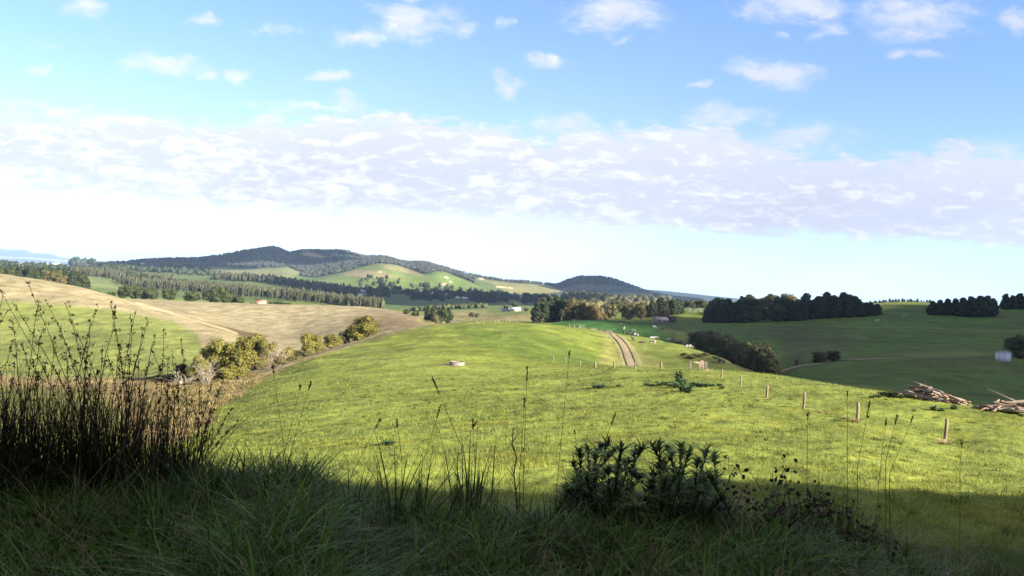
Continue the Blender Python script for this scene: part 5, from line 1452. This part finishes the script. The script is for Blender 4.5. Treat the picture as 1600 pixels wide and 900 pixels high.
tag(obj('creek_rushes', mesh_np('creek_rushes', v, q, L_SWARD, c)), 'rank straw-coloured grass and rushes on the creek flat', 'grass', kind='stuff')

# ------------------------------------------------------------------ roadside verge
L_VERGE = leafy('verge_blade', (1, 1, 1), .3, .0, rough=.5, spec=.18)
def gxy(px, Y): p = at(px, Y); return p
nc = 2700
Yc = rng.uniform(2.1, 8.6, nc) ** 1.0; uc = rng.uniform(-.82, .82, nc)
Yc[::3] = rng.uniform(3.0, 5.4, len(Yc[::3]))
kp = rng.random(nc) < np.interp(Yc, [2, 5, 6.5, 8.6], [.9, 1.0, .75, .3]); Yc, uc = Yc[kp], uc[kp]; nc = len(Yc); Xc = uc * Yc
rk = fbm(Xc / .9, Yc / .9, 141, 3)
hc = np.interp(uc, [-.8, -.5, -.34, -.22, -.1, .05, .2, .35, .55, .8], [.34, .36, .50, .44, .42, .36, .36, .32, .26, .24]) * np.clip(1 + .8 * rk, .5, 1.6) * np.interp(Yc, [2, 3.2, 5, 7, 8.6], [.6, .95, .66, .75, .55])
m_ = 38; n = nc * m_
a = rng.uniform(0, 6.28, n); rad = np.abs(rng.normal(0, .06, n)) * np.repeat(rng.uniform(.6, 1.8, nc), m_)
bx_ = np.repeat(Xc, m_) + np.cos(a) * rad; by_ = np.repeat(Yc, m_) + np.sin(a) * rad
hh_ = np.repeat(hc, m_) * rng.uniform(.45, 1.35, n)
base_c = np.array([[.094, .178, .026]]) * np.repeat(rng.uniform(.5, 1.4, (nc, 1)), m_, 0) * rng.uniform(.6, 1.5, (n, 1))
kind_c = np.repeat(rng.random(nc) < .13 + .25 * (rk > .25), m_)
dead = rng.random(n) < np.where(kind_c, .50, .08)
base_c[dead] = np.array([.30, .235, .14]) * rng.uniform(.4, 1.3, (dead.sum(), 1))
blu = np.repeat(rng.random(nc) < .12, m_) & ~dead; base_c[blu] *= np.array([.9, 1.0, 1.7])
v, q, c = blades(np.stack([bx_, by_, ground(bx_, by_) - .02], 1), hh_, np.clip(rng.normal(.7, .35, n) + .3 * dead, .05, 1.4), a + rng.normal(0, .5, n), rng.uniform(.0045, .0125, n) * np.where(rng.random(n) < .12, 1.7, 1), 5, rng.uniform(.1, .9, n) + .15 * dead, base_c)
tag(obj('verge_grass', mesh_np('verge_grass', v, q, L_VERGE, c)), 'long dark tangled grass of the shaded roadside verge', 'grass', kind='stuff')
nc = 1500
uc = rng.uniform(.18, .82, nc); Yc = rng.uniform(5.5, 11.5, nc); kp = Yc < 6.5 + 6 * sstep(.2, .6, uc); Yc, uc = Yc[kp], uc[kp]; nc = len(Yc); Xc = uc * Yc; rk = fbm(Xc / 1.1, Yc / 1.1, 151, 3)
m_ = 34; n = nc * m_; a = rng.uniform(0, 6.28, n); rad = np.abs(rng.normal(0, .09, n)); bx_ = np.repeat(Xc, m_) + np.cos(a) * rad; by_ = np.repeat(Yc, m_) + np.sin(a) * rad
base_c = np.array([[.075, .125, .018]]) * np.repeat(rng.uniform(.6, 1.25, (nc, 1)), m_, 0) * rng.uniform(.7, 1.3, (n, 1)); dead = rng.random(n) < .09; base_c[dead] = np.array([.30, .235, .14]) * rng.uniform(.4, 1.3, (dead.sum(), 1))
v, q, c = blades(np.stack([bx_, by_, ground(bx_, by_) - .02], 1), np.repeat(np.clip(.24 + .35 * rk, .10, .5) * np.interp(Yc, [5.5, 8, 11.5], [1.2, 1, .6]), m_) * rng.uniform(.5, 1.35, n), np.clip(rng.normal(.55, .3, n), .05, 1.2), a, rng.uniform(.005, .012, n), 4, rng.uniform(.05, .5, n), base_c)
tag(obj('bank_grass', mesh_np('bank_grass', v, q, L_VERGE, c)), 'rank grass running down the shaded bank at the right', 'grass', kind='stuff')
# loose dry stems lying through it
n = 1500; Y = rng.uniform(2.4, 7, n); X = rng.uniform(-.8, .8, n) * Y
v, q, c = blades(np.stack([X, Y, ground(X, Y) + rng.uniform(0, .1, n)], 1), rng.uniform(.25, .75, n), rng.uniform(.3, 1.25, n), rng.uniform(0, 6.28, n), rng.uniform(.002, .004, n), 4, .15, np.array([[.26, .21, .13]]) * rng.uniform(.4, 1.3, (n, 1)))
tag(obj('dry_stems', mesh_np('dry_stems', v, q, L_VERGE, c)), 'loose bleached stems tangled through the verge grass', 'grass', kind='stuff')

# ------------------------------------------------------------------ tall sedge at the left
M_SEDGE_STEM = leafy('sedge_stem', (1, 1, 1), .1, .0)
def spikes(P, s, colr, n_):
    """tiny spikelets: crossed diamonds at points P"""
    k = len(P); d = rng.normal(0, .6, (k, 3)) + np.array([0, 0, .8]); d /= np.linalg.norm(d, axis=1)[:, None]
    r1 = rng.normal(0, 1, (k, 3)); a_ = np.cross(d, r1); a_ /= np.linalg.norm(a_, axis=1)[:, None] + 1e-9; b_ = np.cross(d, a_)
    s = s[:, None]; V = []
    for w in (a_, b_): V.append(np.stack([P - d * s, P + w * s * .38, P + d * s, P - w * s * .38], 1))
    V = np.concatenate(V).reshape(-1, 3); return V, np.arange(len(V)).reshape(-1, 4), np.repeat(colr * rng.uniform(.5, 1.4, (k * 2, 1)), 4, 0)


def sedge(px, Y, spread, nbl, hb, stems, label, lean=.27, leanaz=None):
    p0 = at(px, Y); r = empty('tall_sedge', p0); tag(r, label, 'sedge clump', 'tall dark sedge clumps on the verge')
    a = rng.uniform(0, 6.28, nbl); rad = np.abs(rng.normal(0, spread, nbl))
    b = np.stack([np.cos(a) * rad, np.sin(a) * rad * .7, 0 * a], 1); b[:, 2] = ground(b[:, 0] + p0[0], b[:, 1] + p0[1]) - p0[2] - .03; hb = hb * .80
    tone = np.array([[.042, .033, .023]]) * rng.uniform(.35, 1.7, (nbl, 1)); gr = rng.random(nbl) < .25; tone[gr] *= np.array([.9, 1.5, .8]); dr = rng.random(nbl) < .12; tone[dr] = np.array([.15, .115, .075]) * rng.uniform(.4, 1.2, (dr.sum(), 1))
    v, q, c = blades(b, hb * (.35 + .95 * rng.random(nbl) ** 1.3), np.clip(np.abs(rng.normal(lean, .26, nbl)), 0, 1.1), a + rng.normal(0, .7, nbl), rng.uniform(.003, .0075, nbl), 5, rng.uniform(0, .12, nbl), tone)
    obj('leaves', mesh_np('leaves', v, q, M_SEDGE_STEM, c), r)
    MS = MB(); PP = []
    for (tx, ty) in stems:
        Ys = Y + rng.uniform(-.25, .25); tip = up(tx, ty, Ys) - np.array(p0); bb_ = np.array([rng.normal(0, spread * .55), rng.normal(0, spread * .4), -.02])
        bend = np.array([tip[0] - bb_[0], 0, 0]) * .35
        s = np.linspace(0, 1, 9)[:, None]; Pq = bb_ + (tip - bb_) * s - bend * (s * (1 - s)) * 1.2 + rng.normal(0, .004, (9, 3))
        MS.tube(Pq, np.linspace(.0042, .0012, 9), 4, False)
        n_b = rng.integers(9, 20); L = np.linalg.norm(tip - bb_)
        for k in range(n_b):
            f = rng.uniform(.5, 1.0); i0 = f * 8; i_ = min(7, int(i0)); pb_ = Pq[i_] + (Pq[i_ + 1] - Pq[i_]) * (i0 - i_)
            l = L * rng.uniform(.03, .12) * (1.25 - f); az = rng.uniform(0, 6.28); e = pb_ + np.array([math.cos(az) * l * .6, math.sin(az) * l * .6, l * rng.uniform(.2, .9)])
            mid = (pb_ + e) / 2 + (0, 0, .012); MS.tube([pb_, mid, e], [.0014, .001, .0007], 3, False)
            m2 = rng.integers(3, 10); ff = rng.uniform(.35, 1.1, (m2, 1)) ** .7; PP.append(pb_ + (e - pb_) * ff + rng.normal(0, .004, (m2, 3)))
        m2 = rng.integers(10, 22); ff = rng.uniform(.62, 1.0, m2) * 8; i_ = np.clip(ff.astype(int), 0, 7); PP.append(Pq[i_] + (Pq[i_ + 1] - Pq[i_]) * (ff - i_)[:, None] + rng.normal(0, .006, (m2, 3)))
    MS.build('flower_stalks', simple('stalk_brown', (.055, .040, .026), .8, .3, 20) if 'stalk_brown' not in bpy.data.materials else bpy.data.materials['stalk_brown'], r)
    PP = np.concatenate(PP); v, q, c = spikes(PP, rng.uniform(.0035, .0085, len(PP)), np.array([[.060, .030, .017]]), 0)
    obj('seed_heads', mesh_np('seed_heads', v, q, M_SEDGE_STEM, c), r)
sedge(-40, 4.7, .26, 620, 1.0, [(-50, 470), (-30, 490), (-20, 430), (5, 455), (12, 485), (-8, 520), (20, 530)], 'tall dark sedge clump cut off by the left edge of the photo')
sedge(50, 4.9, .26, 680, .98, [(-4, 450), (70, 500), (20, 500), (35, 540), (60, 470), (85, 525), (25, 565), (48, 555), (76, 560), (15, 590), (92, 585)], 'tall dark sedge clump whose stalks lean furthest up at the left')
sedge(130, 4.8, .25, 640, .92, [(44, 441), (18, 472), (72, 470), (125, 545), (140, 500), (152, 480), (95, 520), (135, 560), (118, 580), (160, 540), (150, 575), (105, 555)], 'densest tall sedge clump in the middle of the left group')
sedge(195, 4.9, .22, 500, .88, [(101, 470), (112, 500), (172, 470), (182, 480), (178, 510), (205, 490), (212, 485), (190, 530), (225, 510), (200, 540), (232, 500), (168, 550), (215, 550), (186, 560)], 'tall sedge clump with the heaviest upright seed head')
sedge(255, 5.0, .17, 330, .72, [(242, 520), (255, 515), (238, 545), (262, 560), (270, 545), (283, 530), (276, 580), (290, 560), (250, 570), (268, 590)], 'thinner sedge clump on the right of the tall dark group')
sedge(292, 5.1, .12, 200, .52, [(330, 600), (352, 590), (340, 625), (312, 600), (322, 660), (362, 640), (376, 655), (345, 665), (300, 620)], 'low sedge clump leaning to the right over the sunlit paddock', .3)

# ------------------------------------------------------------------ single grass stalks against the paddock
M_STALK = simple('dry_stalk', (.085, .065, .038), .8, .3, 20); M_HEAD = simple('seed_head', (.045, .030, .020), .9, .3, 40)
def stalk(bx1, by1, tx, ty, Y, head, label, r=.0022, cat='grass stalk', bow=0.0):
    b = np.array(at(bx1, Y)); mid = up(bx1, by1, Y); tip = up(tx, ty, Y + .05)
    o = empty('grass_stalk', b); tag(o, label, cat, 'single tall grass stalks on the verge')
    P = np.array([(0, 0, -.02)] + [list((mid + (tip - mid) * f) - b + np.array([bow * math.sin(f * 3.14), 0, 0])) for f in np.linspace(0, 1, 9)])
    mb = MB(); mb.tube(P, np.linspace(r, r * .45, len(P)), 5, False); mb.build('stalk', M_STALK, o)
    if head > 0:
        L = P[-1] - P[-2]; L = L / np.linalg.norm(L); k = int(60 * head / .1); f = rng.uniform(0, 1, k); PP = P[-1] - L * (f * head)[:, None] + rng.normal(0, .0035, (k, 3)) * (1 - .5 * f[:, None])
        v, q, c = spikes(PP, rng.uniform(.005, .009, k), np.array([[.045, .030, .018]]), 0)
        obj('seed_head', mesh_np('seed_head', v, q, M_SEDGE_STEM, c), o)
for a in [(452, 760, 426, 571, 5.0, .05, 'upright thin stalk with a small dark head, leftmost of the lone stalks over the paddock'), (432, 760, 470, 600, 5.1, .04, 'thin stalk leaning right, second of the trio of lone stalks at left'), (445, 740, 486, 596, 5.1, .06, 'thin stalk leaning right, third of the trio of lone stalks at left'),
          (545, 750, 594, 655, 4.7, .05, 'low slanting stalk rising from the arched green blade'), (722, 700, 675, 589, 5.0, .12, 'stalk bending left with a long dark head above the middle tussock'), (650, 760, 689, 632, 5.0, .09, 'straight stalk leaning right with a dark head left of the middle tussock'),
          (690, 760, 745, 657, 5.0, .06, 'stalk leaning right between the two broad-leaved tussocks'), (628, 720, 620, 655, 5.0, .05, 'short stalk with a nodding dark head above the left tussock'), (818, 740, 824, 572, 5.2, .10, 'tall upright stalk with a slim head right of the dead twig'),
          (812, 740, 820, 620, 5.2, .07, 'shorter upright stalk beside the tall slim-headed one'), (870, 760, 890, 548, 5.2, .05, 'tallest thin stalk, standing left of the leafy shrub'), (742, 720, 738, 655, 5.0, .05, 'small stalk tip over the right tussock'),
          (945, 690, 962, 645, 5.6, .09, 'dark-headed stalk rising out of the leafy shrub'), (1324, 740, 1324, 611, 5.6, .03, 'upright thin stalk right of the second fence post'), (1340, 730, 1359, 626, 5.6, .12, 'stalk with a drooping black head near the second fence post'),
          (1390, 740, 1427, 650, 5.6, .05, 'thin stalk leaning right below the left woodpile'), (1384, 720, 1402, 648, 5.6, .07, 'short stalk with a dark head left of the one below the woodpile'), (1261, 720, 1262, 645, 5.6, .05, 'short upright stalk under the third fence post'),
          (1500, 725, 1503, 692, 5.8, .03, 'little stalk just right of the nearest post'), (1372, 760, 1385, 655, 5.7, .05, 'faint thin stalk between the two dark-headed ones on the right'), (500, 790, 560, 735, 4.6, .0, 'long low blade-like stalk arching across the shade at left'), (905, 760, 898, 672, 5.5, .03, 'dark twiggy stalk at the left shoulder of the leafy shrub')]:
    stalk(*a)
# dead branching twig
b = np.array(at(808, 5.2)); o = empty('dead_twig', b); tag(o, 'dark dead branching twig standing upright in the middle of the verge', 'twig')
tr_ = [up(x, y, 5.2) - b for x, y in [(808, 800), (806, 770), (803, 740), (807, 715), (800, 690), (802, 668)]]
mb = MB(); mb.tube(tr_, np.linspace(.006, .0028, 6), 6); mb.build('stem', M_STALK, o)
mb = MB()
for (x1, y1, x2, y2) in [(803, 740, 793, 722), (804, 728, 816, 706), (803, 705, 795, 684), (801, 690, 812, 676), (806, 765, 818, 742), (803, 745, 790, 728), (816, 706, 824, 690)]:
    A, B_ = up(x1, y1, 5.2) - b, up(x2, y2, 5.2 + rng.uniform(-.08, .08)) - b; mb.tube([A, (A + B_) / 2 + (0, 0, .004), B_], [.003, .0022, .0012], 5)
mb.build('branches', M_STALK, o)

# ------------------------------------------------------------------ broad-leaved grass tussocks
def tussock(px, Y, n, h, spread, label, dead=.25, erect=.3):
    p0 = at(px, Y); o = empty('grass_tussock', p0); tag(o, label, 'grass tussock', 'broad-leaved tussocks in the middle of the verge')
    for nm, k, col_, hs in (('leaves', int(n * (1 - dead)), (.060, .110, .024), 1.0), ('dead_leaves', int(n * dead), (.30, .22, .13), .62)):
        a = rng.uniform(0, 6.28, k); rad = np.abs(rng.normal(0, spread, k)); bb_ = np.stack([np.cos(a) * rad, np.sin(a) * rad, 0 * a - .03], 1)
        v, q, c = blades(bb_, h * hs * rng.uniform(.45, 1.1, k), np.clip(rng.normal(erect, .25, k), .02, 1.1), a, rng.uniform(.008, .016, k), 6, rng.uniform(0, .35, k), np.array([col_]) * rng.uniform(.5, 1.4, (k, 1)))
        obj(nm, mesh_np(nm, v, q, L_VERGE, c), o)
tussock(618, 5.0, 75, .64, .15, 'broad-leaved green tussock with one tall blade, left of the middle', .1)
tussock(735, 5.1, 110, .68, .15, 'broad-leaved tussock with a skirt of dry tan leaves, in the middle', .35, .2)
tussock(660, 4.9, 110, .42, .12, 'low spreading tussock between the two tall ones', .15, .6)
tussock(545, 4.8, 90, .42, .12, 'arching green tussock at the left of the middle group', .1, .7)
tussock(440, 4.9, 120, .36, .14, 'green tussock with arching blades at the right end of the left mound', .1, .6)
tussock(330, 4.6, 190, .40, .2, 'wide bright green tussock crowning the left mound', .05, .5)
tussock(860, 4.6, 150, .36, .18, 'tussock with curling dry blades right of the dead twig', .4, .6)
tussock(950, 4.5, 160, .34, .18, 'fresh green tussock in front of the leafy shrub', .1, .5)

tussock(800, 4.3, 170, .42, .16, 'drooping tan and green tussock low in the middle of the verge', .6, .8)
tussock(1010, 4.2, 190, .44, .18, 'drooping tan tussock in front of the leafy shrub at the bottom of the photo', .7, .8)
tussock(700, 4.1, 150, .40, .16, 'dark green drooping tussock at the bottom of the photo, left of the tan ones', .1, .8)
tussock(120, 4.2, 160, .42, .18, 'tussock of bleached and green blades under the tall sedge at bottom left', .2, .8)
tussock(250, 4.1, 150, .40, .16, 'bright green tussock at bottom left below the sedge', .1, .7)
tussock(1180, 4.6, 150, .36, .16, 'green tussock with pale bent blades beneath the bramble', .3, .8)
# ------------------------------------------------------------------ leafy shrub with whorled narrow leaves
L_SHRUB = leafy('shrub_leaf', (1, 1, 1), .15, .0, rough=.6, spec=.1)
def shrub(shoots, Y, label, parent_px):
    p0 = np.array(at(parent_px, Y)); o = empty('leafy_shrub', p0); tag(o, label, 'shrub')
    MS = MB(); parts = []
    for (tx, ty) in shoots:
        ty += 5; Ys = Y + rng.uniform(-.6, .4); tip = up(tx, ty, Ys) - p0; b = np.array([tip[0] * .45 + rng.normal(0, .2), tip[1] * .5 + rng.normal(0, .12), -.05]); b[2] = float(ground(b[0] + p0[0], b[1] + p0[1])) - p0[2] - .03
        s = np.linspace(0, 1, 6)[:, None]; P = b + (tip - b) * s + np.array([0, 0, .05]) * s * (1 - s); MS.tube(P, np.linspace(.006, .0025, 6), 5, False)
        L = np.linalg.norm(tip - b); k = int(min(L, .9) * 95) + 14; f = rng.uniform(.3, 1, k) ** .7; k3 = int(k * .4); f[-k3:] = rng.uniform(.90, 1.0, k3)
        i_ = np.clip((f * 5).astype(int), 0, 4); base = P[i_] + (P[i_ + 1] - P[i_]) * (f * 5 - i_)[:, None]
        a = np.arange(k) * 2.4 + rng.normal(0, .3, k); hl = rng.uniform(.06, .13, k) * np.where(f > .97, .7, 1); ln = np.where(f > .97, rng.uniform(.2, 1.0, k), rng.uniform(.85, 1.5, k))
        tone = np.array([[.105, .155, .048]]) * rng.uniform(.35, 1.6) * rng.uniform(.5, 1.5, (k, 1)) * (0.85 + .5 * (f > .93))[:, None]
        low = (f < .4) & (rng.random(k) < .35); tone[low] = np.array([.10, .06, .04]) * rng.uniform(.5, 1.1, (low.sum(), 1))
        parts.append(blades(base, hl, ln, a, rng.uniform(.012, .020, k), 4, rng.uniform(.1, .8, k), tone))
    MS.build('stems', bpy.data.materials['stalk_brown'], o)
    v, q, c = join(parts); obj('leaves', mesh_np('leaves', v, q, L_SHRUB, c), o)
sh1 = [(895, 722), (905, 702), (918, 697), (930, 706), (940, 692), (951, 688), (962, 700), (972, 694), (900, 745), (915, 740), (932, 735), (950, 728), (968, 724), (985, 714), (890, 762), (910, 770), (940, 765), (965, 758), (925, 790), (955, 795)]
sh2 = [(992, 702), (1005, 696), (1018, 692), (1030, 690), (1042, 696), (1052, 704), (1065, 694), (1078, 702), (1090, 716), (1105, 700), (1116, 708), (985, 735), (1000, 740), (1020, 735), (1040, 745), (1060, 738), (1080, 748), (1100, 738), (1120, 742), (1010, 775), (1035, 782), (1060, 785), (1085, 780), (1110, 772), (1030, 810), (1070, 815), (1000, 800)]
def fill(sh, n, x0, x1):
    T = np.array(sh, float); out = list(sh)
    for _ in range(n):
        x = rng.uniform(x0, x1); top = np.interp(x, np.sort(T[:, 0]), T[np.argsort(T[:, 0]), 1]); ed = min(x - x0, x1 - x) / (x1 - x0); out.append((x, min(top, 735) + rng.uniform(8, 100) + 26 * max(0, .25 - ed) * 4))
    return out
tussock(960, 5.0, 90, .55, .2, 'loose green blades growing up through the left half of the leafy shrub', .25, .5)
tussock(1080, 5.0, 90, .5, .2, 'loose green blades growing up through the right half of the leafy shrub', .25, .5)
shrub(fill(sh1, 30, 880, 1000), 5.35, 'dark leafy shrub with narrow whorled leaves, left half beside the tallest thin stalk', 930)
shrub(fill(sh2, 40, 985, 1150), 5.3, 'dark leafy shrub with narrow whorled leaves, right half next to the red bramble', 1050)

# ------------------------------------------------------------------ bramble
L_BRAM = leafy('bramble_leaf', (1, 1, 1), .12, .0, rough=.55, spec=.25)
def ovate(P, s, colr):
    k = len(P); nrm = rng.normal(0, .7, (k, 3)) + np.array([0, -.5, .6]); nrm /= np.linalg.norm(nrm, axis=1)[:, None]; r1 = rng.normal(0, 1, (k, 3)); a_ = np.cross(nrm, r1); a_ /= np.linalg.norm(a_, axis=1)[:, None] + 1e-9; b_ = np.cross(nrm, a_); s = s[:, None]
    c0 = P; w = s * .42; fold = nrm * s * .12
    L = np.stack([c0 - a_ * s * .6, c0 - a_ * s * .2 + b_ * w + fold, c0 + a_ * s * .25 + b_ * w * .85 + fold, c0 + a_ * s * .75, c0 + a_ * s * .25 - b_ * w * .85 + fold, c0 - a_ * s * .2 - b_ * w + fold], 1)
    idx = np.arange(k)[:, None] * 6; q = np.concatenate([idx + np.array([[0, 3, 2, 1]]), idx + np.array([[0, 5, 4, 3]])])
    return L.reshape(-1, 3), q, np.repeat(colr, 6, 0)
def bramble(canes, Y, label, px0, nl, red):
    p0 = np.array(at(px0, Y)); o = empty('bramble', p0); tag(o, label, 'bramble'); MS = MB(); PP = []
    for cn in canes:
        P = np.array([up(x, y, Y + rng.uniform(-.2, .2)) - p0 for x, y in cn]); tt_ = np.linspace(0, 1, len(P)); s = np.linspace(0, 1, 12); P = np.stack([pchip(tt_, P[:, i], s) for i in range(3)], 1)
        MS.tube(P, np.linspace(.004, .0018, 12), 5, False); k = int(nl * rng.uniform(.7, 1.3)); f = rng.uniform(.1, 1, k) * 11; i_ = np.clip(f.astype(int), 0, 10)
        PP.append(P[i_] + (P[i_ + 1] - P[i_]) * (f - i_)[:, None] + rng.normal(0, .035, (k, 3)))
    MS.build('canes', bpy.data.materials['stalk_brown'], o); PP = np.concatenate(PP); k = len(PP)
    ch = rng.random(k); colr = np.where(ch[:, None] < red, np.array([[.050, .020, .015]]), np.where(ch[:, None] < .6, np.array([[.030, .026, .018]]), np.array([[.030, .045, .022]]))) * rng.uniform(.5, 1.4, (k, 1)); rare = rng.random(k) < .03; colr[rare] = (.12, .05, .03)
    v, q, c = ovate(PP, rng.uniform(.015, .033, k), colr); obj('leaves', mesh_np('leaves', v, q, L_BRAM, c), o)
bramble([[(1130, 850), (1140, 790), (1138, 712)], [(1120, 840), (1130, 780), (1150, 730), (1160, 745)], [(1130, 850), (1150, 800), (1162, 760), (1158, 780)], [(1110, 850), (1118, 800), (1128, 765)]], 5.4, 'upright red-brown bramble against the right side of the leafy shrub', 1130, 22, .35)
bramble([[(1160, 830), (1200, 780), (1250, 772), (1300, 788)], [(1170, 850), (1210, 800), (1280, 782), (1330, 800), (1360, 815)], [(1200, 870), (1240, 815), (1300, 800), (1350, 830)], [(1190, 800), (1215, 760), (1228, 728)], [(1250, 880), (1290, 840), (1340, 830), (1390, 850)], [(1290, 900), (1320, 850), (1360, 840)], [(1230, 850), (1260, 800), (1290, 770)], [(1200, 900), (1230, 860), (1270, 850)], [(1150, 880), (1180, 820), (1230, 800)], [(1160, 890), (1210, 850), (1260, 830), (1310, 850)], [(1320, 900), (1350, 860), (1400, 870)], [(1240, 900), (1290, 870), (1340, 880)], [(1130, 860), (1165, 800), (1190, 790)]], 4.9, 'sprawling dark red bramble lying over the grass at the right', 1260, 40, .4)
bramble([[(1060, 880), (1070, 840), (1085, 830)], [(1080, 870), (1074, 835), (1062, 822)]], 4.6, 'small bramble shoot with a rusty leaf low in front of the shrub', 1070, 6, .6)
# one orange flower on the left mound
b = np.array(up(325, 735, 4.8)); g0 = np.array(at(325, 4.8)); o = empty('orange_flower', g0); tag(o, 'single small orange flower head on the left grass mound', 'flower')
mb = MB(); mb.tube([(0, 0, 0), b - g0], [.002, .0015], 5); mb.build('stalk', M_STALK, o)
a = np.linspace(0, 6.28, 19)[:-1]; v, q, c = blades(np.repeat((b - g0)[None], 18, 0), np.full(18, .022), np.full(18, .9), a, np.full(18, .009), 2, .2, np.tile([[.75, .22, .03]], (18, 1))); obj('petals', mesh_np('petals', v, q, L_VERGE, c), o)
